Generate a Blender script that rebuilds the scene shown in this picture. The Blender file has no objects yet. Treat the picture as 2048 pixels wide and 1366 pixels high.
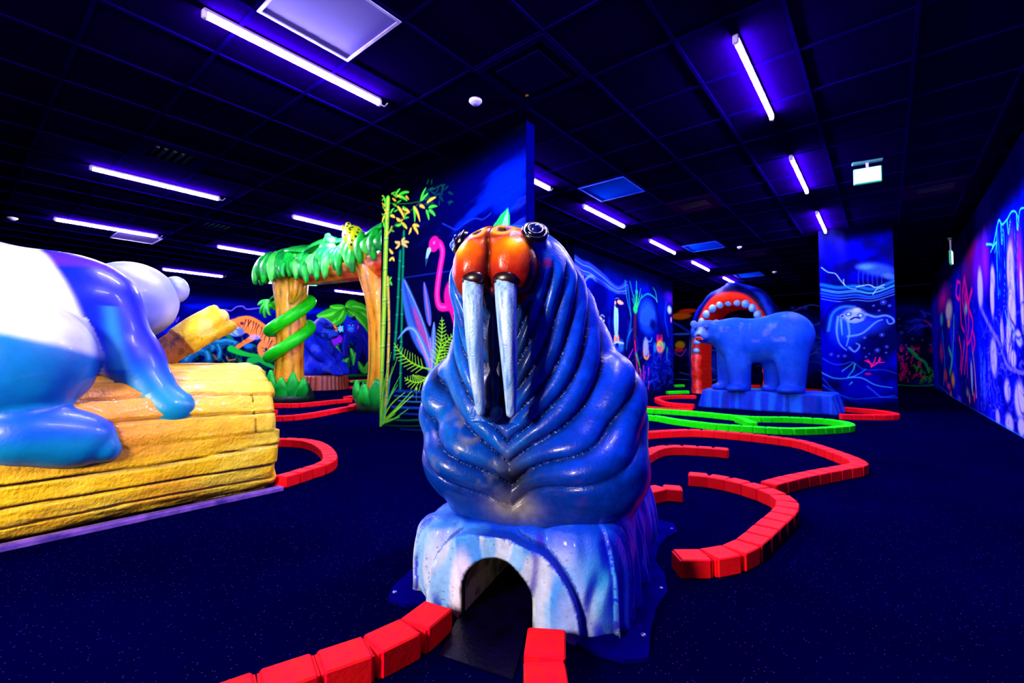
import bpy, math, random
import numpy as np
# ------------------------------------------------------------------ camera, world, key light, exposure
SC = bpy.context.scene
COL = SC.collection
EYE = 0.75                                   # camera height above the floor
FPX = 921.0                                  # focal length in pixels of the 2048 px wide frame
PITCH = math.atan(35 / FPX); YAW = math.atan(746 / FPX)
cam_data = bpy.data.cameras.new('camera'); cam_data.sensor_width = 36; cam_data.lens = 36 * FPX / 2048
cam = bpy.data.objects.new('camera', cam_data); COL.objects.link(cam)
cam.location = (0, 0, EYE); cam.rotation_euler = (math.pi / 2 + PITCH, 0, YAW)
cam_data.clip_start = 0.05
cam_data.dof.use_dof = True; cam_data.dof.focus_distance = 1.35; cam_data.dof.aperture_fstop = 5.6
SC.camera = cam
SC.view_settings.view_transform = 'Standard'; SC.view_settings.look = 'None'
SC.view_settings.exposure = 0.62; SC.view_settings.gamma = 1.0; SC.view_settings.use_curve_mapping = False
SC.cycles.use_denoising = True
SC.cycles.sample_clamp_indirect = 6.0
SC.cycles.max_bounces = 6
world = bpy.data.worlds.new('world'); SC.world = world; world.use_nodes = True
world.node_tree.nodes['Background'].inputs[0].default_value = (0.05, 0.04, 0.4, 1)
world.node_tree.nodes['Background'].inputs[1].default_value = 0.15
TUBE_STRENGTH = 520.0
TUBE_COLOR = (0.60, 0.50, 1.0)

def area_light(name, loc, target, power, color, sx, sy):
    l = bpy.data.lights.new(name, 'AREA'); l.energy = power; l.color = color
    l.shape = 'RECTANGLE'; l.size = sx; l.size_y = sy
    o = bpy.data.objects.new(name, l); COL.objects.link(o); o.location = loc
    d = np.array(target, float) - np.array(loc, float)
    import mathutils
    o.rotation_euler = mathutils.Vector(d).to_track_quat('-Z', 'Y').to_euler()
    return o
# daylight of the entrance behind the photographer, to the left
area_light('entrance_daylight', (-1.2, -2.3, 1.75), (-1.7, 1.0, 0.5), 165, (1.0, 0.86, 0.72), 0.5, 0.7)

CEIL = EYE + 2.03
# ------------------------------------------------------------------ measuring helpers (photo pixel -> point on a real plane)
_f = np.array([-math.sin(YAW) * math.cos(PITCH), math.cos(YAW) * math.cos(PITCH), math.sin(PITCH)])
_r = np.array([math.cos(YAW), math.sin(YAW), 0.0]); _u = np.cross(_r, _f)
def ray(x, y): return _f * FPX + _r * (x - 1024) + _u * (683 - y)
def on_z(x, y, z):
    d = ray(x, y); t = (z - EYE) / d[2]; return np.array([d[0] * t, d[1] * t, z])
def on_x(x, y, X):
    d = ray(x, y); t = X / d[0]; return np.array([X, d[1] * t, EYE + d[2] * t])
def on_y(x, y, Y):
    d = ray(x, y); t = Y / d[1]; return np.array([d[0] * t, Y, EYE + d[2] * t])

def lin(c):
    c = np.asarray(c, float) / 255.0
    return np.where(c <= 0.04045, c / 12.92, ((c + 0.055) / 1.055) ** 2.4)

# ------------------------------------------------------------------ noise in numpy
_rs = np.random.RandomState(5)
_lat = _rs.rand(64, 64, 64).astype(np.float32)
def vnoise(p, s=1.0):
    q = np.asarray(p, np.float32) * s + 1000.0
    i = np.floor(q).astype(int); f = q - i; f = f * f * (3 - 2 * f); i &= 63; j = (i + 1) & 63
    x0, y0, z0 = i.T; x1, y1, z1 = j.T; a, b, c = f.T
    L = _lat
    def m(u, v, t): return u + (v - u) * t
    return m(m(m(L[x0, y0, z0], L[x1, y0, z0], a), m(L[x0, y1, z0], L[x1, y1, z0], a), b),
             m(m(L[x0, y0, z1], L[x1, y0, z1], a), m(L[x0, y1, z1], L[x1, y1, z1], a), b), c)
def fbm(p, s=1.0, o=3):
    return sum(vnoise(p, s * 2 ** k) / 2 ** k for k in range(o)) / sum(1 / 2 ** k for k in range(o))

# ------------------------------------------------------------------ materials
MATS = {}
def _base(name):
    m = bpy.data.materials.new(name); m.use_nodes = True
    n = m.node_tree.nodes; l = m.node_tree.links
    return m, n, l, n['Principled BSDF']
def _bump(n, l, b, scale, strength, dist=0.01, coord='Object'):
    tc = n.new('ShaderNodeTexCoord'); nz = n.new('ShaderNodeTexNoise'); nz.inputs['Scale'].default_value = scale
    nz.inputs['Detail'].default_value = 4
    bp = n.new('ShaderNodeBump'); bp.inputs['Strength'].default_value = strength; bp.inputs['Distance'].default_value = dist
    l.new(tc.outputs[coord], nz.inputs['Vector']); l.new(nz.outputs['Fac'], bp.inputs['Height']); l.new(bp.outputs['Normal'], b.inputs['Normal'])
    return nz, tc
def paint(name, rough=0.4, coat=0.0, bscale=60, bstr=0.3, bdist=0.004, spec=0.5, wear=0.15):
    """Hand-painted surface: colour attribute 'Col' broken up by procedural noise."""
    if name in MATS: return MATS[name]
    m, n, l, b = _base(name)
    at = n.new('ShaderNodeAttribute'); at.attribute_name = 'Col'
    nz, tc = _bump(n, l, b, bscale, bstr, bdist)
    n2 = n.new('ShaderNodeTexNoise'); n2.inputs['Scale'].default_value = bscale * 0.35; n2.inputs['Detail'].default_value = 6
    l.new(tc.outputs['Object'], n2.inputs['Vector'])
    mr = n.new('ShaderNodeMapRange'); mr.inputs[1].default_value = 0.3; mr.inputs[2].default_value = 0.7
    mr.inputs[3].default_value = 1 - wear; mr.inputs[4].default_value = 1 + wear
    l.new(n2.outputs['Fac'], mr.inputs[0])
    mx = n.new('ShaderNodeVectorMath'); mx.operation = 'SCALE'
    l.new(at.outputs['Color'], mx.inputs[0]); l.new(mr.outputs[0], mx.inputs['Scale']); l.new(mx.outputs[0], b.inputs['Base Color'])
    b.inputs['Roughness'].default_value = rough; b.inputs['Specular IOR Level'].default_value = spec
    b.inputs['Coat Weight'].default_value = coat; b.inputs['Coat Roughness'].default_value = 0.08
    MATS[name] = m; return m
def plain(name, c, rough=0.5, coat=0.0, c2=None, scale=20, bstr=0.1, bdist=0.003, emit=None, es=0, metal=0, alpha=None, spec=0.5, detail=4):
    """Flat colour mottled by noise between c and c2."""
    if name in MATS: return MATS[name]
    m, n, l, b = _base(name)
    nz, tc = _bump(n, l, b, scale * 3, bstr, bdist)
    n2 = n.new('ShaderNodeTexNoise'); n2.inputs['Scale'].default_value = scale; n2.inputs['Detail'].default_value = detail
    l.new(tc.outputs['Object'], n2.inputs['Vector'])
    rp = n.new('ShaderNodeValToRGB'); rp.color_ramp.elements[0].position = 0.35; rp.color_ramp.elements[1].position = 0.65
    c = tuple(lin(c)); c2 = tuple(lin(c2)) if c2 is not None else tuple(np.array(c) * 0.8)
    rp.color_ramp.elements[0].color = (*c, 1); rp.color_ramp.elements[1].color = (*c2, 1)
    l.new(n2.outputs['Fac'], rp.inputs[0]); l.new(rp.outputs[0], b.inputs['Base Color'])
    b.inputs['Roughness'].default_value = rough; b.inputs['Coat Weight'].default_value = coat; b.inputs['Metallic'].default_value = metal
    b.inputs['Specular IOR Level'].default_value = spec
    if emit is not None:
        b.inputs['Emission Color'].default_value = (*emit, 1); b.inputs['Emission Strength'].default_value = es
    if alpha is not None: b.inputs['Alpha'].default_value = alpha
    MATS[name] = m; return m

# ------------------------------------------------------------------ object helpers
def mesh_np(name, v, quads, mat=None, parent=None, col=None, smooth=True, loc=(0, 0, 0)):
    me = bpy.data.meshes.new(name)
    v = np.asarray(v, np.float32)
    if isinstance(quads, np.ndarray):
        nq, k = quads.shape
        me.vertices.add(len(v)); me.vertices.foreach_set('co', (v - np.array(loc, np.float32)).ravel())
        me.loops.add(nq * k); me.loops.foreach_set('vertex_index', quads.astype(np.int32).ravel())
        me.polygons.add(nq); me.polygons.foreach_set('loop_start', np.arange(0, nq * k, k, dtype=np.int32))
        me.polygons.foreach_set('loop_total', np.full(nq, k, np.int32))
        me.update(calc_edges=True)
    else:
        me.from_pydata([tuple(p) for p in (v - np.array(loc, np.float32))], [], quads); me.update()
    me.polygons.foreach_set('use_smooth', np.full(len(me.polygons), smooth))
    if col is not None:
        a = me.color_attributes.new('Col', 'FLOAT_COLOR', 'POINT')
        c = np.ones((len(v), 4), np.float32); c[:, :3] = np.clip(col, 0, 1); a.data.foreach_set('color', c.ravel())
    if mat: me.materials.append(mat)
    o = bpy.data.objects.new(name, me); COL.objects.link(o); o.location = loc
    if parent: o.parent = parent
    return o
def tag(o, label=None, cat=None, group=None, kind=None):
    if label: o['label'] = label
    if cat: o['category'] = cat
    if group: o['group'] = group
    if kind: o['kind'] = kind
    return o
def thing(name, label, cat, loc=(0, 0, 0), rz=0, group=None):
    o = bpy.data.objects.new(name, None); COL.objects.link(o); o.location = loc; o.rotation_euler = (0, 0, rz)
    o.empty_display_size = 0.1
    return tag(o, label, cat, group)
class MB:
    """Collects simple shapes into one mesh."""
    def __init__(s): s.v = []; s.f = []; s.c = []; s.cur = (1, 1, 1)
    def add(s, v, f):
        k = len(s.v); s.v += [tuple(p) for p in v]; s.f += [tuple(i + k for i in q) for q in f]; s.c += [s.cur] * len(v); return s
    def box(s, c, d, rz=0, bev=0.0, taper=1.0):
        x, y, z = [k / 2 for k in d]; b = bev
        if b <= 0:
            P = [(-x, -y, -z), (x, -y, -z), (x, y, -z), (-x, y, -z), (-x * taper, -y * taper, z), (x * taper, -y * taper, z), (x * taper, y * taper, z), (-x * taper, y * taper, z)]
            F = [(0, 3, 2, 1), (4, 5, 6, 7), (0, 1, 5, 4), (1, 2, 6, 5), (2, 3, 7, 6), (3, 0, 4, 7)]
        else:
            P = []; 
            for (zz, ins) in ((-z, b), (-z + b, 0), (z - b, 0), (z, b)):
                X, Y = x - ins, y - ins; c2 = b if ins == 0 else b * 0.4
                P += [(-X + c2, -Y, zz), (X - c2, -Y, zz), (X, -Y + c2, zz), (X, Y - c2, zz), (X - c2, Y, zz), (-X + c2, Y, zz), (-X, Y - c2, zz), (-X, -Y + c2, zz)]
            F = [tuple(range(7, -1, -1)), tuple(range(24, 32))]
            for r in range(3):
                for i in range(8): j = (i + 1) % 8; F.append((r * 8 + i, r * 8 + j, r * 8 + 8 + j, r * 8 + 8 + i))
        ca, sa = math.cos(rz), math.sin(rz)
        s.add([(c[0] + p[0] * ca - p[1] * sa, c[1] + p[0] * sa + p[1] * ca, c[2] + p[2]) for p in P], F); return s
    def tube(s, pts, rad, n=10, caps=True):
        pts = [np.array(p, float) for p in pts]; m = len(pts)
        rad = rad if hasattr(rad, '__len__') else [rad] * m
        V = []; up = None
        for i, p in enumerate(pts):
            t = pts[min(i + 1, m - 1)] - pts[max(i - 1, 0)]; t /= np.linalg.norm(t) + 1e-9
            if up is None: up = np.array([0, 0, 1.0]) if abs(t[2]) < 0.9 else np.array([1.0, 0, 0])
            a = np.cross(t, up); a /= np.linalg.norm(a) + 1e-9; b = np.cross(a, t); up = b
            for k in range(n):
                an = 2 * math.pi * k / n; V.append(p + (a * math.cos(an) + b * math.sin(an)) * rad[i])
        F = [(i * n + k, i * n + (k + 1) % n, (i + 1) * n + (k + 1) % n, (i + 1) * n + k) for i in range(m - 1) for k in range(n)]
        if caps: F += [tuple(range(n)), tuple((m - 1) * n + k for k in reversed(range(n)))]
        s.add(V, F); return s
    def lathe(s, c, prof, n=24):
        V = [(c[0] + r * math.cos(2 * math.pi * k / n), c[1] + r * math.sin(2 * math.pi * k / n), c[2] + z) for r, z in prof for k in range(n)]
        m = len(prof)
        F = [(i * n + k, i * n + (k + 1) % n, (i + 1) * n + (k + 1) % n, (i + 1) * n + k) for i in range(m - 1) for k in range(n)]
        F += [tuple(reversed(range(n))), tuple((m - 1) * n + k for k in range(n))]
        s.add(V, F); return s
    def ball(s, c, r, nu=16, nv=10, M=None):
        r = r if hasattr(r, '__len__') else (r, r, r); V = []
        for i in range(nv + 1):
            ph = math.pi * i / nv
            for k in range(nu):
                th = 2 * math.pi * k / nu
                p = np.array([r[0] * math.sin(ph) * math.cos(th), r[1] * math.sin(ph) * math.sin(th), r[2] * math.cos(ph)])
                if M is not None: p = M @ p
                V.append(p + np.array(c, float))
        F = [(i * nu + k, (i + 1) * nu + k, (i + 1) * nu + (k + 1) % nu, i * nu + (k + 1) % nu) for i in range(nv) for k in range(nu)]
        s.add(V, F); return s
    def build(s, name, mat, parent=None, smooth=False, loc=(0, 0, 0), colored=False):
        return mesh_np(name, np.array(s.v), s.f, mat, parent, smooth=smooth, loc=loc, col=np.array(s.c) if colored else None)
def dup(o, parent=None, **kw):
    c = o.copy(); COL.objects.link(c); c.parent = parent
    for ch in list(o.children): dup(ch, c)
    return c

# ------------------------------------------------------------------ implicit surfaces
def smin(a, b, k):
    h = np.clip(0.5 + 0.5 * (b - a) / k, 0, 1); return b + (a - b) * h - k * h * (1 - h)
def smax(a, b, k): return -smin(-a, -b, k)
def ell(p, c, r, M=None):
    q = p - np.array(c, np.float32)
    if M is not None: q = q @ M
    r = np.array(r, np.float32)
    k0 = np.sqrt(((q / r) ** 2).sum(1)); k1 = np.sqrt(((q / (r * r)) ** 2).sum(1)) + 1e-6
    return k0 * (k0 - 1) / k1
def cone(p, a, b, ra, rb):
    a = np.array(a, np.float32); b = np.array(b, np.float32); d = b - a
    t = np.clip(((p - a) @ d) / (d @ d), 0, 1)
    return np.sqrt(((p - a - t[:, None] * d) ** 2).sum(1)) - (ra + (rb - ra) * t)
def surface_nets(field, lo, hi, h):
    lo = np.array(lo, float); hi = np.array(hi, float)
    n = np.ceil((hi - lo) / h).astype(int) + 1
    ax = [lo[i] + h * np.arange(n[i]) for i in range(3)]
    V = np.empty(n, np.float32)
    Y, Z = np.meshgrid(ax[1], ax[2], indexing='ij')
    for i0 in range(0, n[0], 24):
        xs = ax[0][i0:i0 + 24]
        P = np.empty((len(xs), n[1], n[2], 3), np.float32)
        P[..., 0] = xs[:, None, None]; P[..., 1] = Y; P[..., 2] = Z
        V[i0:i0 + 24] = field(P.reshape(-1, 3)).reshape(len(xs), n[1], n[2])
    S = V < 0
    cs = tuple(k - 1 for k in n)
    acc = np.zeros(cs + (3,), np.float32); cnt = np.zeros(cs, np.float32)
    for axis in range(3):
        for a in (0, 1):
            for b in (0, 1):
                o0 = [0, 0, 0]; oth = [k for k in range(3) if k != axis]
                o0[oth[0]] = a; o0[oth[1]] = b; o1 = list(o0); o1[axis] = 1
                s0 = tuple(slice(o, o + c) for o, c in zip(o0, cs)); s1 = tuple(slice(o, o + c) for o, c in zip(o1, cs))
                m = S[s0] != S[s1]
                A, B = V[s0][m], V[s1][m]; t = A / (A - B)
                cnt[m] += 1
                ad = np.zeros((len(t), 3), np.float32); ad[:, axis] = t; ad[:, oth[0]] = a; ad[:, oth[1]] = b
                acc[m] += ad
    act = cnt > 0
    idx = -np.ones(cs, np.int64); idx[act] = np.arange(act.sum())
    cell = np.argwhere(act)
    verts = lo + h * (cell + acc[act] / cnt[act][:, None])
    quads = []
    for axis in range(3):
        oth = [k for k in range(3) if k != axis]
        s0 = [slice(None)] * 3; s1 = [slice(None)] * 3
        s0[axis] = slice(0, -1); s1[axis] = slice(1, None)
        for k in oth: s0[k] = slice(1, -1); s1[k] = slice(1, -1)
        A, B = S[tuple(s0)], S[tuple(s1)]
        m = A != B; e = np.argwhere(m); flip = A[m]
        for k in oth: e[:, k] += 1
        def c(a, b):
            q = e.copy(); q[:, oth[0]] -= a; q[:, oth[1]] -= b; return idx[q[:, 0], q[:, 1], q[:, 2]]
        q = np.stack([c(1, 1), c(0, 1), c(0, 0), c(1, 0)], 1)
        if axis == 1: flip = ~flip
        q[~flip] = q[~flip][:, ::-1]
        quads.append(q)
    return verts.astype(np.float32), np.concatenate(quads)
def subdivide(v, q):
    e = np.concatenate([q[:, [i, (i + 1) % 4]] for i in range(4)]); es = np.sort(e, 1)
    key = es[:, 0] * len(v) + es[:, 1]; u, inv = np.unique(key, return_inverse=True)
    mid = (v[u // len(v)] + v[u % len(v)]) / 2; ctr = v[q].mean(1)
    nv = len(v); n = len(q); E = (inv + nv).reshape(4, n); C = nv + len(u) + np.arange(n)
    out = [np.stack([q[:, i], E[i], C, E[(i + 3) % 4]], 1) for i in range(4)]
    return np.concatenate([v, mid, ctr]).astype(np.float32), np.concatenate(out)
def grad(field, p, e=0.002):
    g = np.stack([field(p + np.eye(3, dtype=np.float32)[i] * e) - field(p - np.eye(3, dtype=np.float32)[i] * e) for i in range(3)], 1) / (2 * e)
    return g
def sdf_obj(name, field, lo, hi, h, mat, colfn, parent=None, sub=1, loc=(0, 0, 0), xf=None, it=2):
    v, q = surface_nets(field, lo, hi, h)
    for _ in range(sub): v, q = subdivide(v, q)
    for _ in range(it):
        g = grad(field, v); d = field(v); g2 = (g ** 2).sum(1) + 1e-4
        st = g * (d / g2)[:, None]; L = np.sqrt((st ** 2).sum(1)); st *= np.minimum(1, h * 0.7 / (L + 1e-9))[:, None]; v = v - st
    g = grad(field, v); nrm = g / (np.sqrt((g ** 2).sum(1))[:, None] + 1e-9)
    c = colfn(v, nrm)
    if xf is not None: v = xf(v)
    return mesh_np(name, v, q, mat, parent, col=c, loc=(0, 0, 0))
def mix(a, b, t):
    t = np.clip(t, 0, 1)[:, None]; return np.asarray(a) * (1 - t) + np.asarray(b) * t
def step(x, a, b):
    t = np.clip((x - a) / (b - a), 0, 1); return t * t * (3 - 2 * t)

# ------------------------------------------------------------------ canvas for the murals painted on the walls
class Canvas:
    def __init__(s, u0, u1, v0, v1, nu, nv, conv, bg=(0, 0, 60)):
        s.b = (u0, u1, v0, v1); s.nu = nu; s.nv = nv; s.conv = conv
        s.a = np.zeros((nv, nu, 3), np.float32); s.a[:] = bg
        s.U, s.V = np.meshgrid(np.linspace(u0, u1, nu), np.linspace(v0, v1, nv)); s.rs = random.Random(7)
        s.P = np.stack([s.U.ravel(), s.V.ravel(), np.zeros(nu * nv)], 1)
    def pt(s, p): return np.array(s.conv(*p))
    def _apply(s, sl, m, c):
        a = s.a[sl]; a[:] = a * (1 - m[..., None]) + np.array(c, np.float32) * m[..., None]
    def _sl(s, lo, hi, pad):
        u0, u1, v0, v1 = s.b
        i0 = int(np.clip((lo[0] - pad - u0) / (u1 - u0) * s.nu, 0, s.nu)); i1 = int(np.clip((hi[0] + pad - u0) / (u1 - u0) * s.nu + 2, 0, s.nu))
        j0 = int(np.clip((lo[1] - pad - v0) / (v1 - v0) * s.nv, 0, s.nv)); j1 = int(np.clip((hi[1] + pad - v0) / (v1 - v0) * s.nv + 2, 0, s.nv))
        return (slice(j0, j1), slice(i0, i1))
    def stroke(s, pts, w, c, a=1.0, soft=0.5, w1=None, raw=False, core=None, sm=True):
        """w in metres; tapers to w1; core: brighter colour down the middle"""
        P = np.array([p if raw else s.pt(p) for p in pts], float)
        if sm and len(P) > 2:
            Q = []
            for i in range(len(P) - 1):
                p0, p1, p2, p3 = P[max(i - 1, 0)], P[i], P[i + 1], P[min(i + 2, len(P) - 1)]
                for t in np.linspace(0, 1, 6, endpoint=False):
                    Q.append(0.5 * (2 * p1 + (p2 - p0) * t + (2 * p0 - 5 * p1 + 4 * p2 - p3) * t * t + (3 * p1 - p0 - 3 * p2 + p3) * t ** 3))
            Q.append(P[-1]); P = np.array(Q)
        w1 = w if w1 is None else w1
        sl = s._sl(P.min(0), P.max(0), max(w, w1) * 1.2)
        U, V = s.U[sl], s.V[sl]
        if U.size == 0: return
        best = np.full(U.shape, 9.0)
        n = len(P) - 1
        for i in range(n):
            d = P[i + 1] - P[i]; L = d @ d + 1e-12
            t = np.clip(((U - P[i][0]) * d[0] + (V - P[i][1]) * d[1]) / L, 0, 1)
            r = np.hypot(U - P[i][0] - t * d[0], V - P[i][1] - t * d[1]) / (0.5 * (w + (w1 - w) * (i + t) / n) + 1e-5)
            best = np.minimum(best, r)
        m = np.clip((1 - best) / max(soft, 0.02), 0, 1) * a
        s._apply(sl, m, c)
        if core is not None: s._apply(sl, np.clip((0.45 - best) / 0.4, 0, 1) * a, core)
    def leaf(s, p0, p1, w, c, a=1.0, mid=None, bend=0.0, soft=0.25, raw=False):
        A = np.array(p0 if raw else s.pt(p0), float); B = np.array(p1 if raw else s.pt(p1), float); d = B - A; nrm = np.array([-d[1], d[0]])
        sl = s._sl(np.minimum(A, B), np.maximum(A, B), w + abs(bend) * np.hypot(*d)); U, V = s.U[sl], s.V[sl]
        if U.size == 0: return
        L = d @ d + 1e-9; t = ((U - A[0]) * d[0] + (V - A[1]) * d[1]) / L
        o = ((U - A[0]) * nrm[0] + (V - A[1]) * nrm[1]) / math.sqrt(L) - bend * math.sqrt(L) * 4 * t * (1 - t)
        hw = 0.5 * w * np.sqrt(np.clip(4 * t * (1 - t), 0, 1)) * (1.15 - 0.5 * t) + 1e-6
        m = np.clip((1 - np.abs(o) / hw) / soft, 0, 1) * ((t > 0) & (t < 1)) * a
        s._apply(sl, m, c)
        if mid is not None: s._apply(sl, np.clip((0.35 - np.abs(o) / hw) / 0.3, 0, 1) * ((t > 0) & (t < 1)) * a, mid)
    def blob(s, p, rx, ry, c, a=1.0, soft=0.4, rot=0.0, raw=False):
        A = p if raw else s.pt(p); R = max(rx, ry)
        sl = s._sl(np.array(A), np.array(A), R * 1.1); U, V = s.U[sl] - A[0], s.V[sl] - A[1]
        if U.size == 0: return
        x = U * math.cos(rot) + V * math.sin(rot); y = -U * math.sin(rot) + V * math.cos(rot)
        r = np.hypot(x / rx, y / ry); s._apply(sl, np.clip((1 - r) / max(soft, 0.02), 0, 1) * a, c)
    def poly(s, pts, c, a=1.0):
        P = np.array([s.pt(p) for p in pts]); sl = s._sl(P.min(0), P.max(0), 0.01); U, V = s.U[sl], s.V[sl]
        ins = np.zeros(U.shape, bool); j = len(P) - 1
        for i in range(len(P)):
            (x1, y1), (x2, y2) = P[i], P[j]
            ins ^= ((y1 > V) != (y2 > V)) & (U < (x2 - x1) * (V - y1) / (y2 - y1 + 1e-12) + x1); j = i
        s._apply(sl, ins * a, c)
    def clouds(s, c, scale, lo=0.5, hi=0.8, a=1.0, asp=1.0, shear=0.0, mask=None, seed=0):
        P = s.P.copy(); P[:, 0] *= 1.0; P[:, 1] = (P[:, 1] + shear * P[:, 0]) * asp; P[:, 2] = seed * 3.7
        m = step(fbm(P, scale, 4), lo, hi).reshape(s.nv, s.nu) * a
        if mask is not None: m = m * mask
        s._apply((slice(None), slice(None)), m, c)
    def fade(s, f, c=(0, 0, 0)): s._apply((slice(None), slice(None)), np.clip(f, 0, 1), c)
    def sample(s, u, v):
        u0, u1, v0, v1 = s.b
        i = np.clip(np.round((u - u0) / (u1 - u0) * (s.nu - 1)), 0, s.nu - 1).astype(int)
        j = np.clip(np.round((v - v0) / (v1 - v0) * (s.nv - 1)), 0, s.nv - 1).astype(int)
        return lin(s.a[j, i])
def wall_mesh(name, cv, full, place, mat, thick, **kw):
    """A wall slab whose face carries the painted canvas as a colour attribute; dense where painted, coarse beyond."""
    u0, u1, v0, v1 = cv.b; f0, f1, g0, g1 = full
    us = np.unique(np.concatenate([[f0], np.linspace(u0, u1, cv.nu), [f1]])); vs = np.unique(np.concatenate([[g0], np.linspace(v0, v1, cv.nv), [g1]]))
    us = us[(us >= f0) & (us <= f1)]; vs = vs[(vs >= g0) & (vs <= g1)]
    U, V = np.meshgrid(us, vs); n, m = U.shape
    P = np.array(place(U.ravel(), V.ravel(), 0.0)).T
    i = np.arange(n * m).reshape(n, m)
    q = np.stack([i[:-1, :-1].ravel(), i[:-1, 1:].ravel(), i[1:, 1:].ravel(), i[1:, :-1].ravel()], 1)
    col = cv.sample(U.ravel(), V.ravel())
    # back and sides
    cu = np.array([f0, f1, f1, f0]); cvv = np.array([g0, g0, g1, g1])
    B0 = np.array(place(cu, cvv, 0.0)).T; B1 = np.array(place(cu, cvv, thick)).T
    k = len(P); P = np.concatenate([P, B0, B1]); col = np.concatenate([col, np.tile(lin((0, 0, 22)), (8, 1))])
    q = np.concatenate([q, np.array([[k + 4, k + 7, k + 6, k + 5], [k, k + 1, k + 5, k + 4], [k + 1, k + 2, k + 6, k + 5], [k + 2, k + 3, k + 7, k + 6], [k + 3, k, k + 4, k + 7]])])
    o = mesh_np(name, P, q, mat, col=col, smooth=False); tag(o, kind='structure', **kw); return o
# ================================================================== SETTING
R = random.Random(11)
M_wall = paint('mural_paint', 0.7, 0, 90, 0.15, 0.002, 0.0, 0.10)
M_tile = plain('ceiling_tile_black', (5, 0, 36), 0.9, 0, (3, 0, 30), 120, 0.5, 0.002, spec=0.0)
M_bar = plain('ceiling_bar', (5, 0, 52), 0.6, 0, (3, 0, 46), 30, spec=0.0)

# floor: dark navy sports matting with pale specks
def floor_mat():
    m, n, l, b = _base('navy_matting')
    tc = n.new('ShaderNodeTexCoord')
    n1 = n.new('ShaderNodeTexNoise'); n1.inputs['Scale'].default_value = 1.3; n1.inputs['Detail'].default_value = 5
    l.new(tc.outputs['Object'], n1.inputs['Vector'])
    rp = n.new('ShaderNodeValToRGB'); e = rp.color_ramp.elements; e[0].position = 0.3; e[1].position = 0.7
    e[0].color = (*lin((0, 0, 30)), 1); e[1].color = (*lin((0, 0, 42)), 1); l.new(n1.outputs['Fac'], rp.inputs[0])
    vo = n.new('ShaderNodeTexVoronoi'); vo.inputs['Scale'].default_value = 160; l.new(tc.outputs['Object'], vo.inputs['Vector'])
    sep = n.new('ShaderNodeSeparateColor'); l.new(vo.outputs['Color'], sep.inputs[0])
    g1 = n.new('ShaderNodeMath'); g1.operation = 'GREATER_THAN'; g1.inputs[1].default_value = 0.93; l.new(sep.outputs[0], g1.inputs[0])
    g2 = n.new('ShaderNodeMath'); g2.operation = 'LESS_THAN'; g2.inputs[1].default_value = 0.28; l.new(vo.outputs['Distance'], g2.inputs[0])
    mu = n.new('ShaderNodeMath'); mu.operation = 'MULTIPLY'; l.new(g1.outputs[0], mu.inputs[0]); l.new(g2.outputs[0], mu.inputs[1])
    mx = n.new('ShaderNodeMix'); mx.data_type = 'RGBA'; l.new(mu.outputs[0], mx.inputs['Factor']); l.new(rp.outputs[0], mx.inputs['A'])
    mx.inputs['B'].default_value = (*lin((44, 30, 100)), 1); l.new(mx.outputs['Result'], b.inputs['Base Color'])
    nz = n.new('ShaderNodeTexNoise'); nz.inputs['Scale'].default_value = 220; l.new(tc.outputs['Object'], nz.inputs['Vector'])
    bp = n.new('ShaderNodeBump'); bp.inputs['Strength'].default_value = 0.5; bp.inputs['Distance'].default_value = 0.002
    l.new(nz.outputs['Fac'], bp.inputs['Height']); l.new(bp.outputs[0], b.inputs['Normal'])
    b.inputs['Roughness'].default_value = 0.9; b.inputs['Specular IOR Level'].default_value = 0.0
    return m
X0, X1, Y0, Y1 = -14.0, 1.0, -3.5, 16.8
tag(MB().box(((X0 + X1) / 2, (Y0 + Y1) / 2, -0.05), (X1 - X0 + 0.4, Y1 - Y0 + 0.4, 0.1)).build('floor', floor_mat()), kind='structure')

# ceiling: slab, black tiles and bars
ceil = tag(MB().box(((X0 + X1) / 2, (Y0 + Y1) / 2, CEIL + 0.09), (X1 - X0 + 0.4, Y1 - Y0 + 0.4, 0.1)).build('ceiling', M_tile), kind='structure')
GX = [0.2 + 0.6 * k for k in range(-24, 2)]; GY = [0.48 + 0.6 * k for k in range(-6, 28)]
openings = {}   # (ix, iy) tile cells replaced by panels or vents
def cell(x, y): return (int(round((x - 0.2) / 0.6 - 0.5)), int(round((y - 0.48) / 0.6 - 0.5)))
panels = [(-2.5, 1.38, 'bright'), (-2.5, 4.98, 'blue'), (-2.5, 8.58, 'blue'), (-2.5, 12.18, 'blue'), (-9.7, 1.98, 'grey')]
vents = [(-5.5, 1.38), (-7.9, 2.58), (-1.9, 6.18), (0.5, 7.38), (-1.9, 9.78)]
cassettes = [(-1.9, 2.58)]
for p in panels: openings[cell(p[0], p[1])] = 'p'
for p in vents + cassettes: openings[cell(*p)] = 'v'
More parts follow.
